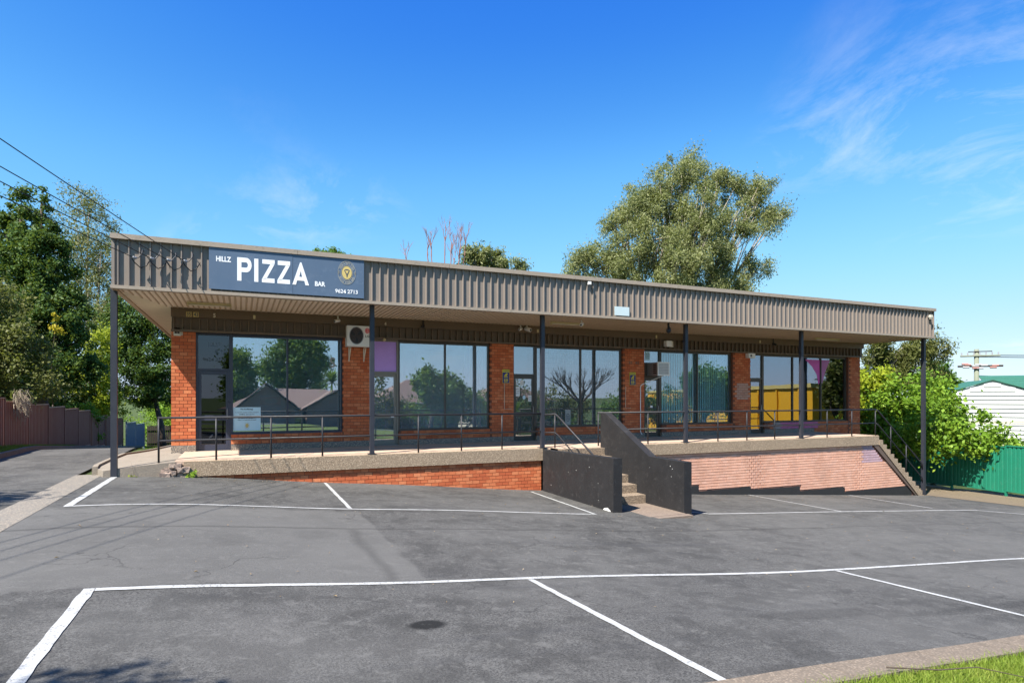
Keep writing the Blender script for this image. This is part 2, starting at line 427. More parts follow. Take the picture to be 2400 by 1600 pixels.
def ground_mat(name, ca, cb, cc):
    t = NT(name)
    c = t.mix(t.noise(1.1, 6, 0.7), ca, cb)
    c = t.mix(t.ramp(t.noise(14, 5, 0.75), 0.45, 0.7, 0, 0.7), c, cc)
    return t.surf(t.principled(c, 0.95, 0, 0.15, t.bump(t.noise(40, 5, 0.75), 0.8, 0.03)))
M['grassland'] = ground_mat('terrain_grass', (0.045, 0.072, 0.018), (0.08, 0.10, 0.03), (0.035, 0.045, 0.018))
M['soil'] = ground_mat('soil_leaf_litter', (0.075, 0.06, 0.035), (0.11, 0.082, 0.05), (0.05, 0.06, 0.022))
M['sandy'] = ground_mat('sandy_dirt', (0.20, 0.155, 0.105), (0.165, 0.13, 0.09), (0.12, 0.10, 0.075))

L = {}
L['dark'] = leaf_mat('leaf_dark', (0.028, 0.062, 0.014), (0.062, 0.12, 0.024), (0.15, 0.215, 0.045), 0.30, 0.45)
L['olive'] = leaf_mat('leaf_olive', (0.075, 0.085, 0.024), (0.13, 0.14, 0.040), (0.21, 0.20, 0.06), 0.30)
L['gum'] = leaf_mat('leaf_gum', (0.145, 0.165, 0.068), (0.235, 0.255, 0.108), (0.37, 0.375, 0.19), 0.36, 0.5)
L['gumgrey'] = leaf_mat('leaf_gum_grey', (0.12, 0.135, 0.055), (0.19, 0.20, 0.08), (0.28, 0.26, 0.11), 0.28, 0.5)
L['bright'] = leaf_mat('leaf_bright', (0.085, 0.165, 0.014), (0.17, 0.30, 0.026), (0.31, 0.44, 0.055), 0.40, 0.45)
L['lime'] = leaf_mat('leaf_lime', (0.18, 0.24, 0.014), (0.30, 0.36, 0.022), (0.44, 0.46, 0.05), 0.42)
L['mid'] = leaf_mat('leaf_mid', (0.045, 0.105, 0.018), (0.10, 0.20, 0.03), (0.19, 0.30, 0.05), 0.34)
L['yellow'] = leaf_mat('leaf_yellow', (0.42, 0.33, 0.02), (0.5, 0.4, 0.03), (0.5, 0.42, 0.05), 0.35)
L['grass'] = leaf_mat('grass_blade', (0.11, 0.18, 0.018), (0.19, 0.27, 0.032), (0.34, 0.37, 0.08), 0.38, 0.55)
L['litter'] = leaf_mat('dry_leaf', (0.16, 0.10, 0.05), (0.30, 0.22, 0.13), (0.42, 0.36, 0.27), 0.1, 0.8)

# ------------------------------------------------------------------ mesh helpers
class MB:
    def __init__(s):
        s.v = []; s.f = []
    def quad(s, a, b, c, d):
        i = len(s.v); s.v += [tuple(a), tuple(b), tuple(c), tuple(d)]; s.f.append((i, i + 1, i + 2, i + 3)); return s
    def box(s, x0, x1, y0, y1, z0, z1):
        if x0 > x1: x0, x1 = x1, x0
        if y0 > y1: y0, y1 = y1, y0
        if z0 > z1: z0, z1 = z1, z0
        i = len(s.v)
        s.v += [(x0, y0, z0), (x1, y0, z0), (x1, y1, z0), (x0, y1, z0), (x0, y0, z1), (x1, y0, z1), (x1, y1, z1), (x0, y1, z1)]
        for q in ((0, 3, 2, 1), (4, 5, 6, 7), (0, 1, 5, 4), (1, 2, 6, 5), (2, 3, 7, 6), (3, 0, 4, 7)):
            s.f.append(tuple(i + k for k in q))
        return s
    def hexa(s, p):                                    # 8 points, bottom loop then top loop
        i = len(s.v); s.v += [tuple(q) for q in p]
        for q in ((0, 3, 2, 1), (4, 5, 6, 7), (0, 1, 5, 4), (1, 2, 6, 5), (2, 3, 7, 6), (3, 0, 4, 7)):
            s.f.append(tuple(i + k for k in q))
        return s
    def tube(s, pts, r, n=8, r1=None, cap=True):
        pts = [Vector(p) for p in pts]
        m = len(pts); base = len(s.v); up = None
        for k, p in enumerate(pts):
            d = (pts[min(k + 1, m - 1)] - pts[max(k - 1, 0)]).normalized()
            if up is None:
                up = Vector((0, 0, 1)) if abs(d.z) < 0.9 else Vector((1, 0, 0))
            a = d.cross(up).normalized(); b = a.cross(d).normalized(); up = b
            rr = r if r1 is None else r + (r1 - r) * k / max(1, m - 1)
            if isinstance(r, (list, tuple)): rr = r[k]
            for j in range(n):
                t = 2 * math.pi * j / n
                s.v.append(tuple(p + a * (rr * math.cos(t)) + b * (rr * math.sin(t))))
        for k in range(m - 1):
            for j in range(n):
                s.f.append((base + k * n + j, base + k * n + (j + 1) % n, base + (k + 1) * n + (j + 1) % n, base + (k + 1) * n + j))
        if cap:
            s.f.append(tuple(base + j for j in range(n))[::-1]); s.f.append(tuple(base + (m - 1) * n + j for j in range(n)))
        return s
    def prism(s, poly, axis, a0, a1):                  # polygon swept along an axis; poly in the other two axes
        n = len(poly); i = len(s.v)
        def pt(p, a):
            return {'y': (p[0], a, p[1]), 'x': (a, p[0], p[1]), 'z': (p[0], p[1], a)}[axis]
        s.v += [pt(p, a0) for p in poly] + [pt(p, a1) for p in poly]
        s.f.append(tuple(range(i, i + n))); s.f.append(tuple(range(i + 2 * n - 1, i + n - 1, -1)))
        for k in range(n):
            k2 = (k + 1) % n
            s.f.append((i + k, i + n + k, i + n + k2, i + k2))
        return s
    def disc(s, c, rx, rz, y0, y1, n=28, inner=0.0):   # upright ellipse / ring facing -Y
        i = len(s.v)
        for y in (y0, y1):
            for rr in (1.0, inner):
                if rr == 0.0 and inner == 0.0: continue
                for k in range(n):
                    t = 2 * math.pi * k / n
                    s.v.append((c[0] + rx * rr * math.cos(t), y, c[1] + rz * rr * math.sin(t)))
        if inner == 0.0:
            s.f.append(tuple(i + k for k in range(n))); s.f.append(tuple(i + 2 * n - 1 - k for k in range(n)))
            for k in range(n):
                s.f.append((i + k, i + n + k, i + n + (k + 1) % n, i + (k + 1) % n))
        else:
            for k in range(n):
                k2 = (k + 1) % n
                s.f.append((i + k, i + k2, i + n + k2, i + n + k))
                s.f.append((i + 2 * n + k, i + 3 * n + k, i + 3 * n + k2, i + 2 * n + k2))
                s.f.append((i + k, i + 2 * n + k, i + 2 * n + k2, i + k2))
                s.f.append((i + n + k, i + n + k2, i + 3 * n + k2, i + 3 * n + k))
        return s
    def mesh(s, name):
        me = bpy.data.meshes.new(name)
        me.from_pydata(s.v, [], s.f)
        me.update()
        return me

WL = {}
def tag(o, label=None, cat=None, group=None, kind=None):
    if label: o['label'] = label
    if cat: o['category'] = cat
    if group: o['group'] = group
    if kind: o['kind'] = kind
    return o
def link(o, parent, wloc=(0, 0, 0)):
    COL.objects.link(o)
    wloc = Vector(wloc)
    WL[o.name] = wloc
    if parent:
        o.parent = parent
        o.location = wloc - WL[parent.name]
    else:
        o.location = wloc
    return o
def fixn(me):
    import bmesh
    bm = bmesh.new(); bm.from_mesh(me)
    bmesh.ops.recalc_face_normals(bm, faces=bm.faces)
    bm.to_mesh(me); bm.free()
def add(name, mb, mat, parent=None, label=None, cat=None, group=None, kind=None, smooth=False, fix=False):
    me = mb.mesh(name) if isinstance(mb, MB) else mb
    if fix: fixn(me)
    if mat is not None: me.materials.append(mat)
    if smooth:
        me.polygons.foreach_set('use_smooth', [True] * len(me.polygons))
    o = bpy.data.objects.new(name, me)
    link(o, parent)
    return tag(o, label, cat, group, kind)
def empty(name, loc, label, cat, group=None, kind=None):
    o = bpy.data.objects.new(name, None)
    o.empty_display_size = 0.2
    link(o, None, loc)
    return tag(o, label, cat, group, kind)
def inst(name, me, wloc, parent, scale=(1, 1, 1)):
    o = bpy.data.objects.new(name, me)
    link(o, parent, wloc)
    o.scale = scale
    return o
def B(x0, x1, y0, y1, z0, z1):
    return MB().box(x0, x1, y0, y1, z0, z1)
def unit_box(name, mat):
    me = B(-.5, .5, -.5, .5, -.5, .5).mesh(name)
    me.materials.append(mat)
    return me

_fc = {}
def text_mesh(s, bold=0.0):
    cu = bpy.data.curves.new('lettering', 'FONT')
    cu.body = s; cu.offset = bold; cu.resolution_u = 3; cu.fill_mode = 'FRONT'
    ob = bpy.data.objects.new('lettering', cu)
    COL.objects.link(ob)
    dg = bpy.context.evaluated_depsgraph_get()
    me = bpy.data.meshes.new_from_object(ob.evaluated_get(dg))
    bpy.data.objects.remove(ob); bpy.data.curves.remove(cu)
    me.materials.clear()
    return me
def fit_text(s, x0, x1, z0, z1, y, mat, parent, name='lettering', bold=0.02, dx=None):
    """flat lettering on an upright face that looks towards -Y"""
    me = text_mesh(s, bold)
    n = len(me.vertices)
    co = np.empty(n * 3, 'f'); me.vertices.foreach_get('co', co); co = co.reshape(-1, 3)
    lo = co.min(0); hi = co.max(0)
    outc = np.empty_like(co)
    outc[:, 0] = x0 + (co[:, 0] - lo[0]) / max(1e-6, hi[0] - lo[0]) * (x1 - x0)
    outc[:, 2] = z0 + (co[:, 1] - lo[1]) / max(1e-6, hi[1] - lo[1]) * (z1 - z0)
    outc[:, 1] = y
    me.vertices.foreach_set('co', outc.ravel()); me.update()
    return add(name, me, mat, parent)

def text_row(x0, x1, z0, z1, y, mat, parent, seed=1):
    m = MB(); rr_ = random.Random(seed); x = x0; h = z1 - z0
    while x < x1 - h * .5:
        w = min(h * rr_.uniform(.8, 3.0), x1 - x)
        m.box(x, x + w, y, y + .0012, z0 + h * rr_.uniform(0, .15), z1 - h * rr_.uniform(0, .2)); x += w + h * .45
    return add('print_row', m, mat, parent, kind='stuff')

# ------------------------------------------------------------------ ground
PX = np.array([-60, -30, -6.8, -2.4, -1.24, 1.8, 3.07, 6.9, 10, 14.5, 18.4, 24, 30, 60, 140.])
PZ = np.array([-.6, -.30, -.24, -.27, -.29, -.655, -.72, -1.13, -1.35, -1.63, -1.89, -2.27, -2.5, -3.4, -4.2])
_px = np.linspace(-60, 140, 4001); _pz = np.interp(_px, PX, PZ)
_kw = np.hanning(61); _kw /= _kw.sum()
_pz = np.convolve(np.pad(_pz, 30, mode='edge'), _kw, mode='valid')
for _ in range(2):
    _pz = np.convolve(np.pad(_pz, 30, mode='edge'), _kw, mode='valid')
def sm(a, b, x):
    t = np.clip((x - a) / (b - a), 0, 1); return t * t * (3 - 2 * t)
def G(x, y):
    x = np.asarray(x, float); y = np.asarray(y, float)
    z = np.interp(x, _px, _pz)
    z = z - 0.026 * np.clip(y - 11.27, 0, 5) * sm(8, 14, x)
    z = z + 0.045 * np.clip(6.5 - y, 0, 9) * sm(-1.2, 3, x)
    z = z - 0.072 * np.clip(y - 23.5, 0, 40) * (1 - sm(-1, 3, x))
    z = z - 0.03 * np.clip(-6 - y, 0, 40)
    return z
def g(x, y): return float(G(x, y))
def sheet(name, x0, x1, y0, y1, step, dz, mat, kind='structure', parent=None):
    nx = max(2, int(round((x1 - x0) / step)) + 1); ny = max(2, int(round((y1 - y0) / step)) + 1)
    xs = np.linspace(x0, x1, nx); ys = np.linspace(y0, y1, ny)
    XX, YY = np.meshgrid(xs, ys)
    ZZ = G(XX, YY) + dz
    v = np.stack([XX.ravel(), YY.ravel(), ZZ.ravel()], 1)
    idx = np.arange(nx * ny).reshape(ny, nx)
    f = np.stack([idx[:-1, :-1].ravel(), idx[:-1, 1:].ravel(), idx[1:, 1:].ravel(), idx[1:, :-1].ravel()], 1)
    me = bpy.data.meshes.new(name); me.from_pydata(v.tolist(), [], f.tolist()); me.update()
    return add(name, me, mat, parent, kind=kind, smooth=True)

sheet('terrain', -90, 140, -90, 100, 1.0, -0.06, M['grassland'])
far = MB()
for (a, b, c, d) in ((-4000, 4000, -4000, -90), (-4000, 4000, 100, 4000), (-4000, -90, -90, 100), (140, 4000, -90, 100)):
    far.quad((a, c, -4.6), (b, c, -4.6), (b, d, -4.6), (a, d, -4.6))
add('distant_ground', far, M['grassland'], kind='structure')
lot = sheet('parking_lot', -2.72, 27.0, 3.28, 15.3, 0.25, 0.0, M['asphalt'])
sheet('driveway', -5.9, -3.20, 3.0, 46.0, 0.5, -0.004, M['drive'])
strip = sheet('concrete_edge_strip', -3.21, -2.71, 3.0, 15.6, 0.25, 0.004, M['strip'])
sheet('leaf_litter_bed', -7.2, -6.0, 15.0, 46.0, 0.5, 0.09, M['soil'])
sheet('dirt_apron', 23.9, 28.4, 11.6, 22.0, 0.5, 0.008, M['sandy'])
sheet('road', -80, 120, -17, -8, 1.0, 0.0, M['road'])
# kerb along the left bed
kb = MB()
for k in range(16, 46):
    y0, y1 = k, k + 0.985
    kb.hexa([(-6.02, y0, g(-6, y0) - .05), (-5.88, y0, g(-6, y0) - .05), (-5.88, y1, g(-6, y1) - .05), (-6.02, y1, g(-6, y1) - .05),
             (-6.02, y0, g(-6, y0) + .13), (-5.90, y0, g(-6, y0) + .12), (-5.90, y1, g(-6, y1) + .12), (-6.02, y1, g(-6, y1) + .13)])
add('bed_kerb', kb, M['kerb'], kind='structure')
# near kerb in front of the grass verge
kk = add('verge_kerb', MB().box(0, 0.001, 0, 0.001, -3, -2.999), M['kerb'], kind='structure')
def ky(x): return 3.26 + .055 * max(0.0, x - 2.9)
me_k = MB()
xk = -14.0
while xk < 16:
    x1k = xk + 1.19
    for a, b in ((xk, xk + .4), (xk + .4, xk + .8), (xk + .8, x1k)):
        ya, yb = ky(a) - .36, ky(a)
        za, zb = g(a, 3.3), g(b, 3.3)
        yc, yd = ky(b) - .36, ky(b)
        me_k.hexa([(a, ya, za - .2), (b, yc, zb - .2), (b, yd, zb - .2), (a, yb, za - .2),
                   (a, ya, za + .085), (b, yc, zb + .085), (b, yd - .03, zb + .05), (a, yb - .03, za + .05)])
    xk += 1.2
old = kk.data; kk.data = me_k.mesh('verge_kerb'); kk.data.materials.append(M['kerb']); bpy.data.meshes.remove(old)

def ground_line(p0, p1, w, name='painted_line', dz=0.007, parent=lot, mat=None, seed=0):
    p0 = Vector(p0); p1 = Vector(p1); d = p1 - p0; n = max(2, int(d.length / 0.12)); d.normalize()
    nx, ny = -d.y, d.x
    rr = random.Random(seed + p0.x * 13 + p0.y * 7)
    v = []; f = []
    for k in range(n + 1):
        q = p0 + (p1 - p0) * (k / n)
        j0 = rr.uniform(-.006, .006); j1 = rr.uniform(-.006, .006)
        for sgn, j in ((-1, j0), (1, j1)):
            x = q.x + nx * sgn * (w / 2 + j); y = q.y + ny * sgn * (w / 2 + j)
            v.append((x, y, g(x, y) + dz))
    for k in range(n):
        f.append((2 * k, 2 * k + 1, 2 * k + 3, 2 * k + 2))
    me = bpy.data.meshes.new(name); me.from_pydata(v, [], f); me.update()
    return add(name, me, mat or M['line'], parent)
LW = 0.072
for a, b, w in (((-2.42, 15.0), (-2.42, 11.23), .11), ((-2.46, 11.27), (6.95, 11.27), LW), ((1.80, 14.98), (1.80, 11.32), LW), ((7.05, 14.7), (6.92, 11.32), LW),
                ((9.35, 11.85), (10.0, 11.30), LW), ((9.98, 11.27), (20.3, 11.27), LW), ((14.95, 15.0), (14.5, 11.32), LW), ((19.6, 14.98), (18.9, 11.7), LW),
                ((-1.24, 6.53), (-1.24, 3.32), .098), ((-1.19, 6.49), (9.6, 6.49), .09), ((9.58, 6.49), (12.2, 6.44), .085), ((3.07, 6.43), (3.07, 3.28), .082), ((8.15, 6.43), (8.15, 3.55), .085),
                ((12.18, 6.44), (17.5, 6.1), .08), ((20.2, 11.24), (22.6, 9.4), .08)):
    ground_line(a, b, w)

# path beside the building, ramping up to the walkway
pm = MB()
ys = [15.02, 15.5, 16, 17, 18, 19, 20, 22, 24, 27, 30]
xsL = [-2.62, -2.80, -2.86, -2.86, -2.84, -2.8, -2.7, -2.6, -2.6, -2.6, -2.6]
def path_z(x, y):
    k = min(1, max(0, (x + 2.6) / 1.05))
    return (-0.14 * (1 - k) + (-0.012) * k) - 0.05 * max(0, y - 19)
for i in range(len(ys) - 1):
    for (fa, fb) in ((0, .5), (.5, 1)):
        pts = []
        for y, xl in ((ys[i], xsL[i]), (ys[i + 1], xsL[i + 1])):
            xr = -1.30 if y < 17.6 else -1.60
            pts.append([(xl + (xr - xl) * fa, y), (xl + (xr - xl) * fb, y)])
        q = [pts[0][0], pts[0][1], pts[1][1], pts[1][0]]
        pm.hexa([(x, y, -.6 - .05 * max(0, y - 19)) for x, y in q] + [(x, y, path_z(x, y)) for x, y in q])
add('side_path', pm, M['path'], kind='structure')
pk = MB()
for i in range(1, len(ys) - 1):
    a, b = (xsL[i], ys[i]), (xsL[i + 1], ys[i + 1])
    za, zb = path_z(*a), path_z(*b)
    pk.hexa([(a[0] - .12, a[1], za - .4), (a[0], a[1], za - .4), (b[0], b[1], zb - .4), (b[0] - .12, b[1], zb - .4),
             (a[0] - .10, a[1], za + .045), (a[0], a[1], za + .05), (b[0], b[1], zb + .05), (b[0] - .10, b[1], zb + .045)])
add('path_kerb', pk, M['path'], kind='structure')

# ------------------------------------------------------------------ walkway slab
YS, YW = 15.0, 17.6
wk = add('walkway', B(-1.32, 21.2, YS + .06, 24.5, -.33, 0.0), M['walk'], kind='structure')
def edge_piece(x0, x1):
    m = MB()
    n = max(1, int((x1 - x0) / .6)); rr = random.Random(int(x0 * 10))
    for k in range(n):
        a = x0 + (x1 - x0) * k / n; b = x0 + (x1 - x0) * (k + 1) / n
        m.hexa([(a, YS + .004, -.34), (b, YS + .004, -.34), (b, YS + .06, -.34), (a, YS + .06, -.34),
                (a, YS, -.012), (b, YS, -.012), (b, YS + .06, .002), (a, YS + .06, .002)])
    return m
for a, b in ((-1.14, 1.0), (1.004, 4.2), (4.204, 7.55), (9.32, 13.0), (13.004, 17.1), (17.104, 21.2)):
    add('slab_edge', edge_piece(a, b), M['aggregate'], wk)
rb = MB(); rr = random.Random(3)
for k in range(90):
    cx_ = rr.uniform(-1.62, -1.08); cy_ = rr.uniform(14.96, 15.3); cz_ = rr.uniform(-.36, -.05 - max(0, -1.3 - cx_) * .5)
    s_ = rr.uniform(.02, .075)
    rb.hexa([(cx_ + s_ * rr.uniform(.6, 1.2) * sx, cy_ + s_ * rr.uniform(.5, 1) * sy, cz_ + s_ * rr.uniform(.5, 1) * sz) for sz in (-1, 1) for sx, sy in ((-1, -1), (1, -1), (1, 1), (-1, 1))])
add('broken_corner', rb, M['rubble'], wk)

# ------------------------------------------------------------------ brick laying
BW, BH, JT = 0.186, 0.0877, 0.011
def lay(x0, x1, z0, z1, keep=None, bw=BW, bh=BH, jx=JT, jz=JT, off=0.0, zorg=None):
    """running bond in a rectangle: list of (xc, zc, w, h)"""
    res = []
    zorg = z0 if zorg is None else zorg
    r0 = int(math.floor((z0 - zorg) / bh + 1e-6))
    r = r0
    while zorg + r * bh < z1 - .02:
        a, b = max(z0, zorg + r * bh), min(z1, zorg + (r + 1) * bh - jz)
        if b - a > .02:
            x = x0 - (bw / 2 if (r % 2) else 0) + off
            while x < x1 - .004:
                xa, xb = max(x0, x), min(x1, x + bw - jx)
                if xb - xa > .025 and (keep is None or keep((xa + xb) / 2, (a + b) / 2)):
                    res.append(((xa + xb) / 2, (a + b) / 2, xb - xa, b - a))
                x += bw
        r += 1
    return res
MESH = {k: unit_box('brick', M[k]) for k in ('brick', 'salmon', 'pinkbrick', 'greybrick', 'lilacbrick', 'peachbrick', 'blackband')}
def place_bricks(bricks, yf, depth, parent, joined_parent, mats, limit, seed=1):
    """bricks: (x, z, w, h, key); the nearest ones are objects, the rest one joined part"""
    rr = random.Random(seed)
    bricks = sorted(bricks, key=lambda b: (b[0] * .404 + yf * .915) - .0 * b[1])
    n = 0; rest = MB()
    for (x, z, w, h, key) in bricks:
        p = yf + rr.uniform(-.003, .003)
        if n < limit or key not in ('brick', 'salmon'):
            inst('brick', MESH[key], (x, p + depth / 2, z), parent, (w, depth, h)); n += 1
        else:
            rest.box(x - w / 2, x + w / 2, p, p + depth, z - h / 2, z + h / 2)
    if rest.v:
        add('distant_bricks', rest, mats, joined_parent, kind='stuff')

# ------------------------------------------------------------------ the shop building
bld = empty('shop_building', (11, 21, 0), 'long single storey red brick row of five shops under a ribbed taupe awning', 'building')
PIERS = [(-1.62, -1.07), (2.59, 3.34), (7.03, 7.82), (11.90, 12.78), (16.76, 17.64), (22.97, 23.70)]
DOORS = [(-1.07, -.25), (3.34, 4.18), (7.82, 8.63), (12.78, 13.52), (17.64, 18.35)]
WINS = [(-.25, 2.59, [1.14]), (4.18, 7.03, [5.61]), (8.63, 11.90, [10.30]), (13.52, 16.76, [15.19]), (18.35, 22.97, [19.94, 21.51])]
ZT, ZD, ZS = 3.02, 2.07, 0.42
YF = YW
bricks = []
for i, (a, b) in enumerate(PIERS):
    lo = .165 if i < 5 else .0
    add('pier_core', B(a + .007, b - .007, YF + .007, YF + .30, -.02 if i < 5 else -2.6, 3.30), M['mortar'], bld)
    if i < 5:
        add('dado', B(a - .004, b + .004, YF - .012, YF + .2, 0.0 if i else -.05, .160), M['dado'], bld)
    def keyf(x, z, i=i):
        if i == 4 and 16.9 < x < 17.58 and 1.30 < z < 1.94: return 'peachbrick'
        return 'brick'
    for (x, z, w, h) in lay(a, b, -2.4 if i == 5 else lo, 3.04, zorg=.165, off=.03 * i):
        bricks.append((x, z, w, h, keyf(x, z)))
for i, (a, b, _) in enumerate(WINS):
    xe = 21.2 if i == 4 else b
    add('sill_wall_core', B(a + .004, b - .003, YF + .008, YF + .25, -.02 if i < 4 else -2.6, ZS - .02), M['mortar'], bld)
    add('dado', B(a + .001, xe - .001 if i < 4 else 21.0, YF - .010, YF + .2, 0.0, .155), M['dado'], bld)
    def keyw(x, z, i=i):
        if i == 4 and 18.77 < x < 19.2 and z > -.1: return 'greybrick'
        if i == 4 and 19.2 <= x < 21.3 - (.35 - z) * .3: return 'pinkbrick'
        return 'brick'
    for (x, z, w, h) in lay(a + .002, b - .002, .160, ZS - .012, zorg=.165, off=.07 * i):
        bricks.append((x, z, w, h, keyw(x, z)))
    if i == 4:
        for (x, z, w, h) in lay(21.0, b - .002, -2.4, .155, zorg=.165):
            bricks.append((x, z, w, h, 'brick'))
place_bricks(bricks, YF, .115, bld, bld, M['brick_j'], 300)
# side and back walls, roof
add('side_wall', B(-1.615, -1.40, YF + .31, 27.0, -1.2, 4.3), M['mortar'], bld)
add('side_wall', B(23.48, 23.695, YF + .31, 27.0, -2.8, 4.3), M['mortar'], bld)
add('rear_wall', B(-1.39, 23.47, 26.8, 27.0, -2.0, 4.3), M['mortar'], bld)
rf = MB(); rf.hexa([(-2.40, 14.82, 4.50), (24.0, 14.82, 4.50), (24.0, 27.4, 4.25), (-2.40, 27.4, 4.25), (-2.40, 14.82, 4.55), (24.0, 14.82, 4.55), (24.0, 27.4, 4.30), (-2.40, 27.4, 4.30)])
add('roof', rf, M['clad'], bld)

# fascia : backing sheet, ribs, cap and bottom trim
XFL, XFR, YFA = -2.42, 23.90, 14.75
fas = add('fascia', B(XFL, XFR, YFA, YFA + .02, 3.66, 4.66), M['clad'], bld)
ribm = MB(); ribm.prism([(-.017, 0), (.017, 0), (.011, -.050), (-.011, -.050)], 'z', 0, .96)
ribm = ribm.mesh('rib'); fixn(ribm); ribm.materials.append(M['clad'])
x = XFL + .11; k = 0
SIGN = (-.64, 2.65)
while x < XFR - .03:
    inst('rib', ribm, (x, YFA + .001, 3.68), fas)
    k += 1; x += .191
add('corner_strip', B(XFL - .005, XFL + .05, YFA - .03, YFA - .001, 3.675, 4.63), M['clad'], fas)
x = XFL - .02; k = 0
while x < XFR:
    b = min(x + 3.6, XFR + .02)
    add('cap', MB().prism([(YFA - .098, 4.615), (YFA + .10, 4.615), (YFA + .10, 4.735), (YFA - .03, 4.735), (YFA - .098, 4.72)], 'x', x, b - .006), M['cap'], fas, fix=True)
    x = b; 
    if b >= XFR + .02: break
add('bottom_trim', B(XFL - .02, XFR + .02, YFA - .062, YFA + .10, 3.605, 3.672), M['cap'], fas)
# side returns of the fascia
for xs_ in (XFL, XFR):
    s_ = 1 if xs_ < 0 else -1
    add('side_fascia', B(xs_, xs_ + .02 * s_, YFA + .11, 27.2, 3.66, 4.60), M['clad'], bld)
    add('side_trim', B(xs_ - .02 * s_, xs_ + .07 * s_, YFA + .105, 27.2, 3.60, 3.655), M['soffit_rib'], bld)
# soffit with its ribs; the sheets turn at the left corner
sof = add('soffit', B(XFL + .03, XFR - .03, YFA + .11, YF - .02, 3.640, 3.655), M['soffit'], bld)
add('side_soffit', B(XFL + .03, -1.64, YF - .018, 27.0, 3.640, 3.655), M['soffit'], bld)
sribm = MB(); sribm.prism([(-.022, 0), (.022, 0), (.012, -.018), (-.012, -.018)], 'y', 0, 1)
sribm = sribm.mesh('rib'); fixn(sribm); sribm.materials.append(M['soffit_rib'])
x = XFL + .12
while x < XFR - .05:
    if x < -1.64:                                      # behind the mitre
        y1 = YFA + .13 + (x - XFL) / (-1.64 - XFL) * (YF - .06 - YFA - .13)
    else:
        y1 = YF - .06
    if y1 - YFA - .13 > .05:
        inst('rib', sribm, (x, YFA + .13, 3.6385), sof, (1, y1 - YFA - .13, 1))
    x += .1205
cr_ = MB(); cr_.prism([(-.02, 0), (.02, 0), (.012, -.014), (-.012, -.014)], 'x', 0, 1)
cr_ = cr_.mesh('rib'); fixn(cr_); cr_.materials.append(M['soffit'])
y = YFA + .3
while y < 26:
    x1 = -1.64 if y > YF - .06 else XFL + .03 + (y - YFA - .13) / (YF - .06 - YFA - .13) * (-1.64 - XFL) - .03
    if x1 - XFL - .05 > .04:
        inst('rib', cr_, (XFL + .08, y, 3.6385), sof, (x1 - XFL - .08, 1, 1))
    y += .1205
# inner brown fascia
inn = add('inner_fascia', B(-1.60, 23.68, YF - .10, YF + .02, 3.06, 3.632), M['clad_in'], bld)
add('top_board', B(-1.61, 23.69, YF - .180, YF - .102, 3.40, 3.632), M['clad_in'], inn)
add('bottom_flashing', B(-1.61, 23.69, YF - .180, YF - .101, 3.035, 3.085), M['clad_in'], inn)
irm = MB(); irm.prism([(-.017, 0), (.017, 0), (.013, -.075), (-.013, -.075)], 'z', 0, .30)
irm = irm.mesh('rib'); fixn(irm); irm.materials.append(M['clad_in'])
x = -1.55
while x < 23.65:
    inst('rib', irm, (x, YF - .1005, 3.09), inn)
    x += .191
# canopy posts
for i, (px_, zb) in enumerate(((-2.43, g(-2.43, 15) - .05), (2.91, 0), (7.55, 0), (12.46, 0), (17.35, 0), (23.78, g(23.78, 15) - .05))):
    w = .052 if i not in (0, 5) else .058
    p = add('post', B(px_ - w, px_ + w, 15.05 - w, 15.05 + w, zb, 3.635), M['navy'], bld)
    if zb == 0:
        add('base_plate', B(px_ - .10, px_ + .10, 15.05 - .10 + .056, 15.05 + .12, .003, .013), M['navy'], p)
add('post', B(-2.40, -2.30, 26.5, 26.6, -1.0, 3.635), M['navy'], bld)

# ------------------------------------------------------------------ shopfront glazing
YG = YF + .13
FRM = ['alu_navy', 'alu_brown', 'alu_brown', 'alu_brown', 'alu_brown']
GLS = ['glass1', 'glass2', 'glass3', 'glass4', 'glass5']
GD = ['film', 'glass2', 'glass3', 'glass3', 'glass5']  # first door's dark film tint paints in the reflection of a dark tree
for i, (a, b, mull) in enumerate(WINS):
    fm = M[FRM[i]]
    xs_ = [a] + mull + [b]
    fr = MB()
    fr.box(a + .002, b - .002, YG - .05, YG + .05, ZS - .008, ZS + .055)
    fr.box(a + .002, b - .002, YG - .05, YG + .05, ZT - .055, ZT + .03)
    fr.box(a + .002, a + .047, YG - .048, YG + .048, ZS + .056, ZT - .056)
    fr.box(b - .05, b - .002, YG - .048, YG + .048, ZS + .056, ZT - .056)
    win = add('window', fr, fm, bld)
    for m_ in mull:
        add('mullion', B(m_ - .024, m_ + .024, YG - .046, YG + .046, ZS + .056, ZT - .056), fm, win)
    for k in range(len(xs_) - 1):
        add('pane', B(xs_[k] + .022, xs_[k + 1] - .022, YG - .004, YG + .004, ZS + .05, ZT - .05), M[GLS[i]], win)
    add('sill', B(a + .004, b - .004, YG - .125, YG - .051, ZS - .010, ZS + .012), fm, win)
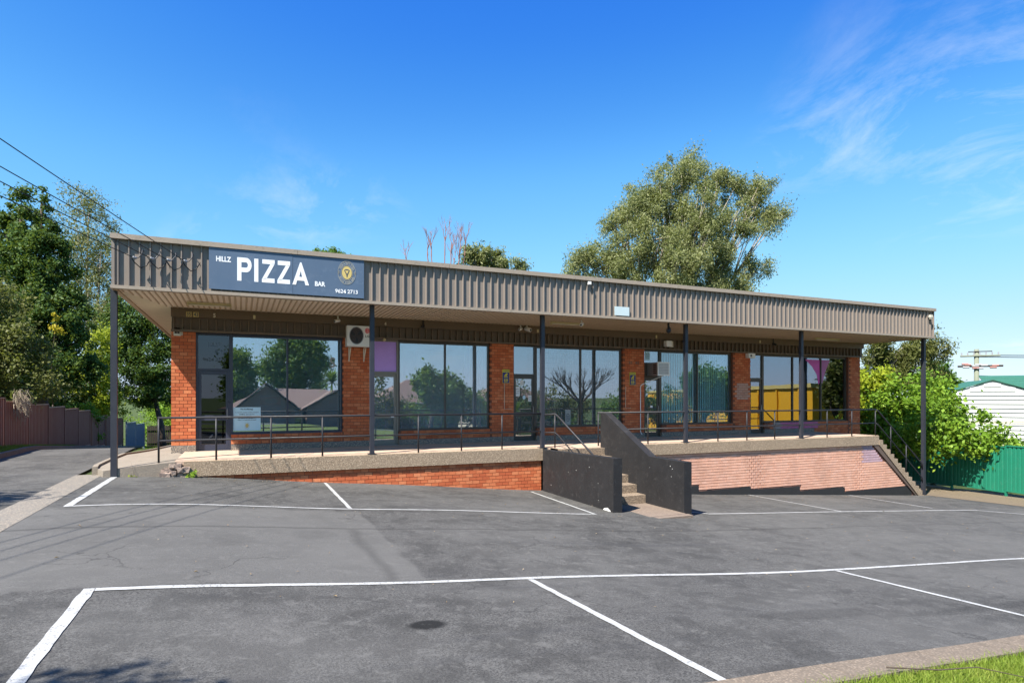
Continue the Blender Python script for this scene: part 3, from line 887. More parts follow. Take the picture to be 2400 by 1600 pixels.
for i, (a, b) in enumerate(DOORS):
    fm = M[FRM[i]]; dm = M['alu_silver'] if i == 1 else fm
    fr = MB()
    fr.box(a + .002, a + .047, YG - .05, YG + .05, .005, ZT + .03)
    fr.box(b - .047, b - .002, YG - .05, YG + .05, .005, ZT + .03)
    fr.box(a + .048, b - .048, YG - .049, YG + .049, ZD, ZD + .055)
    fr.box(a + .048, b - .048, YG - .049, YG + .049, ZT - .03, ZT + .03)
    dr = add('door', fr, fm if i != 1 else M['alu_silver'], bld)
    lf = MB()
    l0, l1 = a + .05, b - .05
    lf.box(l0, l0 + .075, YG - .022, YG + .022, .012, ZD - .006)
    lf.box(l1 - .075, l1, YG - .022, YG + .022, .012, ZD - .006)
    lf.box(l0 + .076, l1 - .076, YG - .021, YG + .021, ZD - .10, ZD - .006)
    lf.box(l0 + .076, l1 - .076, YG - .021, YG + .021, .012, .16)
    lf.box(l0 + .076, l1 - .076, YG - .021, YG + .021, .78, .92)
    add('door_leaf', lf, dm, dr)
    add('pane', B(l0 + .07, l1 - .07, YG - .004, YG + .004, .93 - .015, ZD - .09), M[GD[i]], dr)
    add('pane', B(l0 + .07, l1 - .07, YG - .004, YG + .004, .155, .785), M[GD[i]], dr)
    add('handle', MB().tube([(l1 - .04, YG - .022, .82), (l1 - .04, YG - .06, .84), (l1 - .04, YG - .06, 1.08), (l1 - .04, YG - .022, 1.10)], .011, 6), M['greymetal'], dr)
    if i == 1:
        add('transom_panel', B(a + .05, b - .05, YG - .010, YG + .006, ZD + .05, ZT - .028), M['purple'], dr)
    elif i != 3:
        add('pane', B(a + .045, b - .045, YG - .004, YG + .004, ZD + .05, ZT - .025), M['film'] if i == 0 else M[GD[i]], dr)
    else:
        add('pane', B(a + .045, b - .045, YG - .004, YG + .004, 2.60, ZT - .025), M[GD[i]], dr)
        add('transom_panel', B(a + .045, b - .045, YG - .012, YG + .010, ZD + .054, 2.60), M['alu_brown'], dr)
    add('threshold', B(a + .003, b - .003, YG - .11, YG + .06, .001, .006), M['greymetal'], dr)

# rooms behind the glass
ROOM = [(-1.40, 2.94), (2.98, 7.40), (7.44, 12.32), (12.36, 17.18), (17.22, 23.46)]
for i, (a, b) in enumerate(ROOM):
    rm = add('shop_interior', B(a, b, 23.2, 23.25, .004, 3.25), M['room'], kind='structure')
    add('ceiling', B(a, b, YG + .09, 23.2, 3.22, 3.26), M['room'], rm)
    add('floor', B(a + .001, b - .001, YG + .07, 23.2, .004, .012), M['room_dark'], rm)
    add('partition', B(a, a + .03, YG + .2, 23.2, .013, 3.22), M['room'], rm)
    add('partition', B(b - .03, b, YG + .2, 23.2, .013, 3.22), M['room'], rm)
    add('lintel', B(a + .032, b - .032, YG + .06, YG + .09, 3.055, 3.215), M['room'], rm)

# ------------------------------------------------------------------ things seen through the windows
def slat_blind(x0, x1, z0, z1, y, mat, label, n_w=.085, tilt=.55, rails=(), group=None, gap=.93):
    e = empty('vertical_blind', ((x0 + x1) / 2, y, z0), label, 'blind', group)
    add('head_rail', B(x0, x1, y - .02, y + .02, z1, z1 + .05), M['white'], e)
    me = MB(); hw = n_w / 2
    c_, s_ = math.cos(tilt) * hw, math.sin(tilt) * hw
    me.hexa([(-c_, -s_, 0), (c_, s_, 0), (c_, s_ + .003, 0), (-c_, -s_ + .003, 0), (-c_, -s_, z1 - z0), (c_, s_, z1 - z0), (c_, s_ + .003, z1 - z0), (-c_, -s_ + .003, z1 - z0)])
    me = me.mesh('slat'); me.materials.append(mat)
    x = x0 + n_w / 2
    while x < x1 - n_w / 3:
        o = inst('slat', me, (x, y, z0), e)
        o.rotation_euler = (0, 0, random.uniform(-.12, .12))
        x += n_w * gap
    for zr in rails:
        add('spacer_chain', B(x0, x1, y - .05, y - .045, zr, zr + .014), M['white'], e)
    return e
slat_blind(13.62, 15.15, .47, 2.95, YG + .14, M['blind_aqua'], 'aqua vertical blind behind the left pane of the window beside the boxy window air conditioner', rails=(1.35, 2.05), tilt=.3, gap=1.22)
slat_blind(15.23, 16.68, .47, 2.95, YG + .14, M['blind_aqua'], 'aqua vertical blind behind the right pane of the fourth shop window', rails=(1.35, 2.05), tilt=.3, gap=1.22)
slat_blind(8.70, 10.26, .47, 2.95, YG + .3, M['blind_grey'], 'grey vertical blind behind the left pane of the middle shop window', tilt=.9)
slat_blind(10.34, 11.84, .47, 2.95, YG + .3, M['blind_grey'], 'grey vertical blind behind the right pane of the middle shop window', tilt=.9)
slat_blind(6.45, 6.98, .47, 2.98, YG + .22, M['blind_white'], 'pale blue vertical blind drawn aside at the right end of the second shop window', tilt=.8)
grd = empty('security_grille', (10.26, YG + .14, .45), 'thin dark square mesh security grille inside the middle shop window', 'grille')
gb = []
for k in range(21):
    x = 8.72 + k * .155
    add('bar', B(x - .006, x + .006, YG + .135, YG + .147, .47, 2.95), M['black'], grd)
for k in range(15):
    z = .52 + k * .165
    add('bar', B(8.70, 11.85, YG + .148, YG + .158, z - .006, z + .006), M['black'], grd)
add('door_blind', B(8.0, 8.45, YG + .2, YG + .206, 2.12, 2.96), M['blind_white'], None, 'white blind behind the glass over the third shop door', 'blind')
e = empty('roller_blind', (.45, YG + .12, 2.6), 'pale blue roller blind half rolled up over the poster in the first window', 'blind')
add('cloth', B(-.19, 1.10, YG + .118, YG + .122, 2.67, 2.96), M['blind_white'], e)
add('bottom_bar', B(-.19, 1.10, YG + .108, YG + .132, 2.645, 2.668), M['white'], e)
e = empty('roller_blind', (1.86, YG + .12, 2.9), 'narrow roller blind with white bottom bar high in the right pane of the first window', 'blind')
add('cloth', B(1.19, 2.52, YG + .118, YG + .122, 2.90, 2.96), M['blind_white'], e)
add('bottom_bar', B(1.19, 2.52, YG + .108, YG + .132, 2.875, 2.899), M['white'], e)
e = empty('partition_board', (5.6, 19, .02), 'large pale board standing inside the second shop window', 'board')
add('panel', B(4.90, 6.42, 18.45, 18.50, .10, 2.72), M['pane_white'], e)
add('foot', B(5.0, 5.06, 18.3, 18.65, .013, .10), M['greymetal'], e)
add('foot', B(6.2, 6.26, 18.3, 18.65, .013, .10), M['greymetal'], e)
e = empty('green_screen', (3.85, 18.8, .02), 'bright green panel just inside the second shop door', 'panel')
add('panel', B(3.35, 4.02, 18.75, 18.80, .04, 2.4), M['green_in'], e)
add('foot', B(3.4, 3.46, 18.6, 18.95, .013, .039), M['greymetal'], e)
e = empty('blue_curtain', (6.5, 18, .45), 'blue curtain strip hanging inside the second shop window', 'curtain')
cu_ = MB()
for k in range(10):
    x = 6.34 + k * .018
    y0 = YG + .30 + .012 * (k % 2); y1 = YG + .30 + .012 * ((k + 1) % 2)
    cu_.quad((x, y0, .47), (x + .018, y1, .47), (x + .018, y1, 2.98), (x, y0, 2.98))
add('cloth', cu_, M['blue_in'], e)
e = empty('drinks_fridge', (.75, 18.8, .013), 'pale glass fronted drinks fridge with a red header inside the first shop', 'fridge')
add('cabinet', B(.50, 1.02, 18.6, 19.2, .02, 1.16), M['pane_white'], e)
add('header', B(.49, 1.03, 18.57, 19.2, 1.165, 1.40), M['red'], e)
add('header_badge', MB().disc((.77, 1.28), .17, .085, 18.560, 18.568, 24), M['ink'], e)

# ------------------------------------------------------------------ retaining walls under the walkway
def bandz(x):                                            # top of the stepped black painted base
    pts = [(9.3, -1.15), (12.97, -1.35, -1.53), (15.11, -1.51, -1.61), (17.3, -1.62, -1.79), (19.48, -1.78, -1.96), (22.84, -1.94)]
    segs = [(9.3, -1.33, 12.97, -1.35), (12.97, -1.53, 15.11, -1.51), (15.11, -1.61, 17.3, -1.62), (17.3, -1.79, 19.48, -1.78), (19.48, -1.96, 23.9, -1.93)]
    for a, za, b, zb in segs:
        if a <= x < b: return za + (zb - za) * (x - a) / (b - a)
    return -1.9
rl = empty('retaining_wall', (3.2, 15.1, -1.0), 'low red brick wall under the walkway left of the black stairs', 'wall')
add('wall_core', B(-1.15, 7.50, YS + .075, YS + .3, -1.5, -.335), M['mortar'], rl)
bl = [(x, z, w, h, 'brick') for (x, z, w, h) in lay(-1.16, 7.52, -1.35, -.345, zorg=-.345 - 12 * BH, keep=lambda x, z: z > g(x, 15) - .07)]
place_bricks(bl, YS + .066, .08, rl, rl, M['brick_j'], 300, 5)
rw = empty('retaining_wall', (15, 15.1, -1.5), 'tall salmon painted brick wall with black stepped base right of the black stairs', 'wall')
add('wall_core', MB().prism([(9.28, -2.6), (23.7, -2.6), (23.55, -2.35), (20.98, -.335), (9.28, -.335)], 'y', YS + .078, YS + .3), M['mortar_s'], rw, fix=True)
def diag(x): return -.34 - (x - 20.96) * (2.03 / 2.60)
sal = []
for (x, z, w, h) in lay(9.30, 23.4, -2.4, -.345, zorg=-.345 - 24 * BH, jx=.004, jz=.016, keep=lambda x, z: z > g(x, 15) - .05):
    if x + w / 2 > 20.9 and z > diag(x + w / 2) - .04: 
        continue
    if 14.97 < x < 15.66 or 19.92 < x < 20.60:
        if z > bandz(x) and z < -.56 : w -= .030
    key = 'salmon'
    if z < bandz(x): key = 'blackband'
    elif x > 20.4 and z > -.95: key = 'lilacbrick'
    sal.append((x, z, w, h, key))
black = [b for b in sal if b[4] == 'blackband']
sal = [b for b in sal if b[4] != 'blackband']
place_bricks(sal, YS + .066, .08, rw, rw, M['salmon_j'], 300, 6)
bd = MB()
for a, za, b, zb in [(9.3, -1.33, 12.97, -1.35), (12.97, -1.53, 15.11, -1.51), (15.11, -1.61, 17.3, -1.62), (17.3, -1.79, 19.48, -1.78), (19.48, -1.96, 23.1, -1.93)]:
    bd.hexa([(a, YS + .05, -2.6), (b, YS + .05, -2.6), (b, YS + .079, -2.6), (a, YS + .079, -2.6), (a, YS + .058, za), (b, YS + .058, zb), (b, YS + .079, zb), (a, YS + .079, za)])
add('painted_base', bd, M['blackband'], rw)

# ------------------------------------------------------------------ black rendered front stairs
stv = empty('front_stairs', (8.4, 12.8, -1.25), 'front stairs between two black rendered walls leading up to the walkway', 'stairs')
XL0, XL1, XR0, XR1 = 7.54, 7.77, 9.10, 9.31
lw = MB(); lw.prism([(11.52, -1.7), (14.998, -1.7), (14.998, -.05), (11.52, .03)], 'x', XL0, XL1)
wl_ = add('side_wall', lw, M['blackwall'], stv, fix=True)
rwm = MB(); rwm.prism([(11.04, -1.8), (14.55, -1.8), (14.55, .93), (14.44, .96), (14.30, .94), (12.34, -.06), (11.04, -.075)], 'x', XR0, XR1)
wr_ = add('side_wall', rwm, M['blackwall'], stv, fix=True)
chm = MB(); chm.prism([(11.62, -1.30), (11.95, -1.33), (11.97, -1.20), (11.90, -1.13), (11.76, -1.10), (11.64, -1.15)], 'x', XL0 - .003, XL0 + .01)
add('chipped_patch', chm, M['chip'], wl_, fix=True)
rr = random.Random(12)
for k in range(6):
    y, z = rr.uniform(11.7, 14.8), rr.uniform(-1.0, -.1); s_ = rr.uniform(.004, .009)
    add('paint_chip', B(XL0 - .002, XL0 + .003, y - s_, y + s_, z - s_, z + s_), M['chip'], wl_)
for k in range(4):
    y, z = rr.uniform(11.3, 13.8), rr.uniform(-1.0, -.2); s_ = rr.uniform(.004, .009)
    add('paint_chip', B(XR0 - .002, XR0 + .003, y - s_, y + s_, z - s_, z + s_), M['chip'], wr_)
for k in range(6):
    y0 = 12.47 + .372 * k; zt = -1.01 + .202 * k
    add('step', B(XL1 + .002, XR0 - .002, y0, y0 + .372 + (.3 if k == 5 else .0) - .001, -1.6, zt), M['step'], stv)
add('landing', B(XL1 + .002, XR0 - .002, 10.98, 12.469, -1.6, -1.215), M['landing'], stv)
add('apron', B(XL1 - .02, XR0 + .05, 10.80, 10.979, -1.6, -1.222), M['landing'], stv)
add('top_slab', B(XL1 + .002, XR1, 14.56, YS + .055, -.33, 0.001), M['walk'], stv)

# ------------------------------------------------------------------ end stairs
es = empty('end_stairs', (22.4, 16, -2.3), 'open concrete side stairs going down from the right end of the walkway', 'stairs')
NST = 13
dxs, dzs = (23.83 - 21.2) / NST, 2.33 / (NST)
poly = [(21.203, -.002)]
for k in range(NST):
    xx = 21.203 + dxs * k
    poly += [(xx, -dzs * (k + 1) + (dzs - .0) * 0), (xx + dxs, -dzs * (k + 1))]
poly = [(21.203, -.34)] + [(21.203, -dzs)] + poly[2:] + [(23.86, -2.45), (23.55, -2.45)]
add('flight', MB().prism(poly, 'y', YS - .01, 17.45), M['aggregate'], es, fix=True)
for k in range(NST - 1):
    add('tread', B(21.21 + dxs * k, 21.203 + dxs * (k + 1) + .012, YS - .004, 17.44, -dzs * (k + 1) + .001, -dzs * (k + 1) + .012), M['step'], es)
st2 = MB(); st2.prism([(20.93, -.345), (21.18, -.345), (23.62, -2.30), (23.62, -2.42), (23.42, -2.42)], 'y', YS + .02, YS + .05)
add('diagonal_band', st2, M['rubble'] if False else paint('diagonal_brown', (0.12, 0.085, 0.068), 0.7, 0.2, 4), es, fix=True)  # dark brown diagonal band added along the underside of the flight

# ------------------------------------------------------------------ handrails
def handrail(posts, zt, zm, label, name='handrail'):
    e = empty(name, (posts[0], 15.05, 0), label, 'handrail')
    x0, x1 = posts[0], posts[-1]
    add('top_rail', MB().tube([(x0 - .02, 15.05, zt), (x1 + .02, 15.05, zt)], .025, 10), M['rail'], e, smooth=True)
    add('mid_rail', MB().tube([(x0, 15.05, zm), (x1, 15.05, zm)], .020, 8), M['rail'], e, smooth=True)
    for x in posts:
        if min(abs(x - p) for p in (2.91, 7.55, 12.46, 17.35)) < .03: continue
        add('baluster', MB().tube([(x, 15.05, -.02), (x, 15.05, zt - .01)], .021, 8), M['rail'], e, smooth=True)
    return e
handrail([-1.62, -.51, .62, 1.75, 2.91, 4.07, 5.21, 6.35, 7.53], .94, .45, 'dark steel handrail along the walkway from the broken corner to the black stairs')
hr = handrail([9.34, 11.06, 12.46, 13.73, 14.93, 16.14, 17.35, 18.59, 19.83, 21.07], .94, .45, 'dark steel handrail along the walkway from the black stairs to the end stairs')
e = empty('stair_handrail', (21.15, 15.02, 0), 'dark sloping handrail of the side stairs at the right end', 'handrail')
add('top_rail', MB().tube([(21.09, 15.05, .94), (21.2, 15.03, .88), (23.66, 15.03, -1.13), (23.68, 15.03, -1.28)], .025, 10), M['rail'], e, smooth=True)
add('mid_rail', MB().tube([(21.09, 15.05, .45), (21.2, 15.03, .38), (23.66, 15.03, -1.65), (23.68, 15.03, -1.78)], .020, 8), M['rail'], e, smooth=True)
for x, z0, z1 in ((21.88, -.75, .31), (22.75, -1.5, -.40)):
    add('baluster', MB().tube([(x, 15.03, z0), (x, 15.03, z1)], .021, 8), M['rail'], e, smooth=True)
e = empty('stair_handrail', (7.86, 14.8, 0), 'dark sloping handrail beside the left wall of the black stairs', 'handrail')
add('top_rail', MB().tube([(7.58, 15.02, .90), (7.84, 14.86, .93), (7.86, 14.70, .86), (7.86, 12.72, -.12)], .025, 10), M['rail'], e, smooth=True)
add('mid_rail', MB().tube([(7.60, 15.0, .42), (7.84, 14.86, .42), (7.86, 14.72, .36), (7.86, 13.75, -.12), (7.86, 13.6, -.13)], .018, 8), M['rail'], e, smooth=True)
add('baluster', MB().tube([(7.84, 14.86, 0.0), (7.84, 14.86, .92)], .020, 8), M['rail'], e, smooth=True)

# ------------------------------------------------------------------ shop sign on the fascia
sg = empty('shop_sign', (1.0, YFA - .07, 3.7), 'weathered blue sign board with big white letters on the fascia', 'sign')
YSN = YFA - .075
add('board', B(-.64, 1.058, YSN, YSN + .03, 3.715, 4.612), M['sign'], sg)
add('board', B(1.064, 2.65, YSN + .003, YSN + .033, 3.715, 4.612), M['sign'], sg)
YL = YSN - .003
def letter(poly_list, name='letter'):
    m = MB()
    for poly in poly_list:
        m.prism(poly, 'y', YL, YL + .0025 + .0)
    return add(name, m, M['signtext'], sg, fix=True)
ZB_, ZT_ = 3.93, 4.44
H_ = ZT_ - ZB_
def PX_(x0, x1, pts): return [(x0 + (x1 - x0) * u, ZB_ + H_ * v) for u, v in pts]
# P : stem and bowl as a closed strip
pb = MB()
x0, x1 = -.085, .205; ws = .085 / .29
outer = [(ws, 1.0)]; inner = [(ws, .80)]
N = 14
for k in range(N + 1):
    t = math.pi / 2 - math.pi * k / N
    outer.append((.62 + .38 * math.cos(t), .69 + .31 * math.sin(t))); inner.append((.62 + .12 * math.cos(t), .69 + .115 * math.sin(t)))
outer.append((ws, .38)); inner.append((ws, .575))
for k in range(len(outer) - 1):
    q = PX_(x0, x1, [outer[k], outer[k + 1], inner[k + 1], inner[k]])
    pb.prism(q, 'y', YL, YL + .0025)
pb.prism(PX_(x0, x1, [(0, 0), (ws, 0), (ws, 1), (0, 1)]), 'y', YL, YL + .0025)
add('letter', pb, M['signtext'], sg, fix=True)
letter([PX_(.258, .342, [(0, 0), (1, 0), (1, 1), (0, 1)])])
for zx0, zx1 in ((.415, .68), (.735, 1.005)):
    letter([PX_(zx0, zx1, [(.03, 1), (1, 1), (1, .86), (.93, .81), (.03, .81)]), PX_(zx0, zx1, [(.66, .81), (.97, .84), (1, .86), (.93, .81), (.34, .19), (.0, .14), (.0, .12), (.62, .81)][:1] + [(1.0, .84), (.36, .17), (0, .14)]), PX_(zx0, zx1, [(0, 0), (.99, 0), (.99, .19), (.30, .19), (0, .14)])])
AH = [(0, 0), (.215, 0), (.285, .19), (.5, .19), (.5, .36), (.415, .36), (.5, .62), (.5, 1), (.46, 1)]
letter([PX_(1.052, 1.412, AH), PX_(1.052, 1.412, [(1 - u, v) for u, v in AH][::-1])])
fit_text('HILLZ', -.50, -.205, 4.315, 4.43, YL, M['signtext'], sg, 'letter', .035)
fit_text('BAR', 1.54, 1.77, 3.93, 4.04, YL, M['signtext'], sg, 'letter', .035)
fit_text('9624 2713', 1.99, 2.505, 3.805, 3.90, YL, M['signtext'], sg, 'letter', .025)
EC = (2.255, 4.29)
emb = add('emblem', MB().disc(EC, .205, .275, YL, YL + .002, 40, .965), M['goldgrey'], sg)
add('emblem_ring', MB().disc(EC, .135, .182, YL, YL + .002, 36, .94), M['goldgrey'], emb)
add('emblem_disc', MB().disc(EC, .112, .152, YL, YL + .002, 32), M['gold'], emb)
sl = MB(); sl.prism([(EC[0] - .065, 4.345), (EC[0] - .03, 4.372), (EC[0] + .03, 4.372), (EC[0] + .066, 4.345), (EC[0] + .02, 4.24), (EC[0] + .012, 4.19), (EC[0] - .004, 4.18), (EC[0] - .012, 4.235)], 'y', YL - .002, YL - .0004)
add('pizza_slice', sl, M['ink'], emb, fix=True)
sc_ = MB(); sc_.prism([(EC[0] - .045, 4.342), (EC[0] + .044, 4.342), (EC[0] + .004, 4.26)], 'y', YL - .003, YL - .0022)
add('pizza_slice', sc_, M['gold'], emb, fix=True)
def arc_text(s, a0, a1, rx, rz, hh, flip):
    n = len(s)
    for k, ch in enumerate(s):
        if ch == ' ': continue
        a = a0 + (a1 - a0) * (k + .5) / n
        me = text_mesh(ch, .03)
        nv = len(me.vertices); co = np.empty(nv * 3, 'f'); me.vertices.foreach_get('co', co); co = co.reshape(-1, 3)
        lo, hi = co.min(0), co.max(0)
        u = (co[:, 0] - (lo[0] + hi[0]) / 2) * hh * .72; v = (co[:, 1] - .35) * hh * 1.3
        rot = a - math.pi / 2 if not flip else a + math.pi / 2
        X = EC[0] + rx * math.cos(a) + u * math.cos(rot) - v * math.sin(rot)
        Z = EC[1] + rz * math.sin(a) + u * math.sin(rot) + v * math.cos(rot)
        co[:, 0] = X; co[:, 2] = Z; co[:, 1] = YL
        me.vertices.foreach_set('co', co.ravel()); me.update()
        add('letter', me, M['goldgrey'], emb)
arc_text('FRESH & TASTY PIZZA', R(160), R(20), .168, .228, .050, False)
arc_text('HILLZ PIZZA BAR', R(205), R(335), .168, .228, .058, True)
for sx in (-1, 1):
    for k in (-1, 0, 1):
        add('emblem_bar', B(EC[0] + sx * .185 - .02, EC[0] + sx * .185 + .02, YL, YL + .002, EC[1] + k * .025 - .005, EC[1] + k * .025 + .005), M['goldgrey'], emb)
for k in range(17):
    x = -.5 + k * .19
    add('bracket', B(x - .008, x + .008, YSN + .035, YFA - .002, 3.69, 3.713), M['clad'], sg)

# ------------------------------------------------------------------ service wires and insulators
POLE = (-14.8, -9.5)
INS = [(-2.0, 4.23), (-1.69, 4.24), (-1.39, 4.235), (-1.08, 4.24)]
for k, (x, z) in enumerate(INS):
    lab = ('first', 'second', 'third', 'fourth')[k] + ' porcelain wire insulator from the left end of the fascia'
    e = empty('wire_insulator', (x, YFA, z), lab, 'insulator', 'insulators on the fascia')
    add('hook', MB().tube([(x + .13, YFA - .004, z + .19), (x + .13, YFA - .09, z + .19), (x + .125, YFA - .12, z + .10), (x + .06, YFA - .12, z + .02), (x + .02, YFA - .13, z)], .011, 6), M['navy'], e, smooth=True)
    bodym = MB().tube([(x + .03, YFA - .13, z), (x + .015, YFA - .15, z), (x, YFA - .17, z + .002), (x - .015, YFA - .19, z + .004), (x - .03, YFA - .21, z + .006)], [.014, .030, .020, .028, .013], 10)
    add('body', bodym, M['porcelain'], e, smooth=True)
    add('tail', MB().tube([(x - .05, YFA - .22, z - .01), (x + .0, YFA - .12, z - .09), (x + .1, YFA - .08, z - .18), (x + .2, YFA - .07, z - .12), (x + .27, YFA - .04, z + .02)], .011, 5), M['wire'], e, smooth=True)
    p0 = Vector((x - .03, YFA - .21, z + .006)); p1 = Vector((POLE[0] + .12 * k + .2, POLE[1] + .1, (7.9, 8.5, 9.1, 10.6)[k]))
    pts = []
    for j in range(41):
        t = (j / 40) ** 1.6
        q = p0.lerp(p1, t); q.z -= .7 * 4 * t * (1 - t) * .5
        pts.append(q)
    add('service_wire', MB().tube(pts, .0085, 5), M['wire'], None, ('lowest', 'second lowest', 'second highest', 'highest')[k] + ' black overhead wire running from the fascia corner to upper left', 'wire', 'service wires')
pl = empty('power_pole', (POLE[0], POLE[1], g(*POLE)), 'timber street power pole that the service wires of the shops run to', 'pole')
add('shaft', MB().tube([(POLE[0], POLE[1], g(*POLE) - .1), (POLE[0], POLE[1], 11.0)], .17, 10, .11), M['pole'], pl, smooth=True)
add('crossarm', B(POLE[0] - 1.1, POLE[0] + 1.1, POLE[1] - .06, POLE[1] + .06, 10.3, 10.42), M['pole'], pl)
for k in range(4):
    add('insulator', MB().tube([(POLE[0] - .9 + .6 * k, POLE[1], 10.42), (POLE[0] - .9 + .6 * k, POLE[1], 10.58)], .04, 8), M['porcelain'], pl)

# ------------------------------------------------------------------ air conditioners
def lg_unit():
    e = empty('air_conditioner', (2.98, 17.35, 2.4), 'white split system outdoor unit with round fan on the second brick pier', 'air conditioner')
    x0, x1, y0, y1, z0, z1 = 2.65, 3.30, 17.22, 17.52, 2.79, 3.36
    add('casing', B(x0, x1, y0, y1, z0, z1), M['white'], e)
    add('front_panel', B(x0 + .012, x1 - .012, y0 - .008, y0 - .0005, z0 + .015, z1 - .012), M['white'], e)
    c = (2.905, 3.085)
    add('fan_ring', MB().disc(c, .195, .245, y0 - .014, y0 - .0085, 36, .93), M['greymetal'], e)
    fo = add('fan_opening', MB().disc(c, .180, .227, y0 - .0105, y0 - .0085, 36), M['darkfan'], e)
    for k in range(3):
        a = k * 2.094 + .4
        bl_ = MB()
        pts = [(c[0] + .18 * r_ * math.cos(a + d) * .92, y0 - .0125 - .0, c[1] + .227 * r_ * math.sin(a + d) * .92) for r_, d in ((.18, 0), (.95, -.1), (1.0, .35), (.75, .55), (.2, .5))]
        i0 = len(bl_.v); bl_.v += pts; bl_.f.append(tuple(range(5)))
        add('blade', bl_, M['black'], fo)
    add('hub', MB().disc(c, .03, .038, y0 - .016, y0 - .0105, 16), M['darkfan'], fo)
    for k in range(1, 5):
        add('guard_ring', MB().disc(c, .185 * k / 5, .233 * k / 5, y0 - .019, y0 - .0165, 32, 1 - .05 / k), M['black'], fo)
    add('logo', MB().disc((3.20, 3.23), .062, .078, y0 - .0115, y0 - .0085, 28), M['red'], e)
    add('logo_line', MB().disc((3.20, 3.23), .046, .058, y0 - .013, y0 - .0118, 24, .88), M['white'], e)
    add('logo_line', B(3.196, 3.203, y0 - .013, y0 - .0118, 3.20, 3.262), M['white'], e)
    add('logo_line', B(3.204, 3.228, y0 - .013, y0 - .0118, 3.20, 3.208), M['white'], e)
    fit_text('LG', 3.145, 3.255, 3.045, 3.11, y0 - .0095, M['ink'], e, 'letter', .03)
    for xb in (2.76, 3.17):
        br = MB()
        br.box(xb - .015, xb + .015, 17.24, 17.595, 2.76, 2.785)
        br.box(xb - .0148, xb + .0148, 17.57, 17.596, 2.39, 2.758)
        br.hexa([(xb - .011, 17.27, 2.735), (xb + .011, 17.27, 2.735), (xb + .011, 17.30, 2.755), (xb - .011, 17.30, 2.755),
                 (xb - .011, 17.55, 2.43), (xb + .011, 17.55, 2.43), (xb + .011, 17.565, 2.46), (xb - .011, 17.565, 2.46)])
        add('bracket', br, M['cream'], e)
lg_unit()
e = empty('window_air_conditioner', (13.2, 17.4, 2.1), 'boxy grey window air conditioner jutting out over the fourth shop door', 'air conditioner')
add('casing', B(12.98, 13.46, 17.12, 17.70, 2.13, 2.58), M['greymetal'], e)
add('front_bezel', B(12.97, 13.47, 17.095, 17.119, 2.12, 2.59), M['white'], e)
grl = add('grille', B(13.02, 13.42, 17.087, 17.0945, 2.17, 2.54), M['greymetal'], e)
for k in range(7):
    add('grille_bar', B(13.02, 13.42, 17.080, 17.0865, 2.19 + k * .052, 2.20 + k * .052), M['white'], grl)
for k in range(8):
    add('grille_bar', B(13.04 + k * .05, 13.047 + k * .05, 17.081, 17.0866, 2.17, 2.54), M['white'], grl)
for k in range(5):
    add('side_louvre', B(12.976, 12.9795, 17.18, 17.36, 2.2 + k * .07, 2.24 + k * .07), M['black'], e)
e = add('drain_pipe', MB().tube([(13.32, 17.3, 2.12), (13.22, 17.45, 2.05), (12.75, 17.565, 1.86), (12.62, 17.57, 1.80), (12.60, 17.57, 1.72), (12.60, 17.57, .2), (12.63, 17.52, .10)], .016, 8), M['white'], None, 'thin white drain pipe running from the window air conditioner down the brick pier', 'pipe', smooth=True)

# ------------------------------------------------------------------ small fittings
def box_thing(name, label, cat, parts, loc, group=None):
    e = empty(name, loc, label, cat, group)
    for (nm, b, m) in parts:
        add(nm, B(*b), M[m], e)
    return e
box_thing('alarm_box', 'cream alarm box with two dark slots on the leftmost brick pier', 'alarm', [('case', (-1.56, -1.40, 17.50, 17.588, 2.93, 3.13), 'cream'), ('slot', (-1.535, -1.485, 17.494, 17.4995, 2.985, 3.10), 'darkfan'), ('slot', (-1.475, -1.425, 17.494, 17.4995, 2.985, 3.10), 'darkfan'), ('junction', (-1.395, -1.36, 17.54, 17.588, 2.95, 3.08), 'cream')], (-1.48, 17.55, 2.93))
box_thing('alarm_box', 'white alarm box at the top of the brick pier beside the pink window', 'alarm', [('case', (17.38, 17.70, 17.42, 17.588, 2.86, 3.03), 'white'), ('lens', (17.46, 17.53, 17.412, 17.4195, 2.91, 2.98), 'black')], (17.5, 17.5, 2.86))
box_thing('junction_box', 'cream junction box on the brown inner fascia over the fourth shop window', 'box', [('case', (13.5, 13.72, 17.30, 17.46, 3.15, 3.35), 'white'), ('shade', (13.72, 13.80, 17.32, 17.44, 3.13, 3.34), 'cream')], (13.6, 17.4, 3.15))
def number(s, x0, x1, mat, label):
    e = empty('house_number', ((x0 + x1) / 2, 17.41, 3.42), label, 'number')
    add('plate', B(x0 - .012, x1 + .012, 17.408, 17.4185, 3.41, 3.535), M['clad_in'] if mat == 'cream' else M['gold'], e)
    fit_text(s, x0, x1, 3.42, 3.525, 17.4065, M['cream' if mat == 'cream' else 'ink'], e, 'digit', .03)
number('35', -1.26, -1.165, 'gold', 'gold house number thirty five, left of the gold pair on the inner fascia')
number('43', -1.10, -1.005, 'gold', 'gold house number forty three, right of the gold pair on the inner fascia')
number('5', -.66, -.605, 'cream', 'small house number 5 above the first shop door')
number('4', 3.72, 3.775, 'cream', 'small house number 4 above the purple panel')
for x, lab in ((.28, 'small yellowish tag on the inner fascia above the first window'), (8.55, 'small yellowish tag on the inner fascia beside the twin cameras'), (13.12, 'small yellowish tag on the inner fascia left of the cream junction box'), (17.9, 'small yellowish tag on the inner fascia above the fifth shop door')):
    box_thing('fascia_tag', lab, 'tag', [('plate', (x, x + .055, 17.40, 17.4185, 3.43, 3.53), 'yellowed')], (x, 17.45, 3.43))
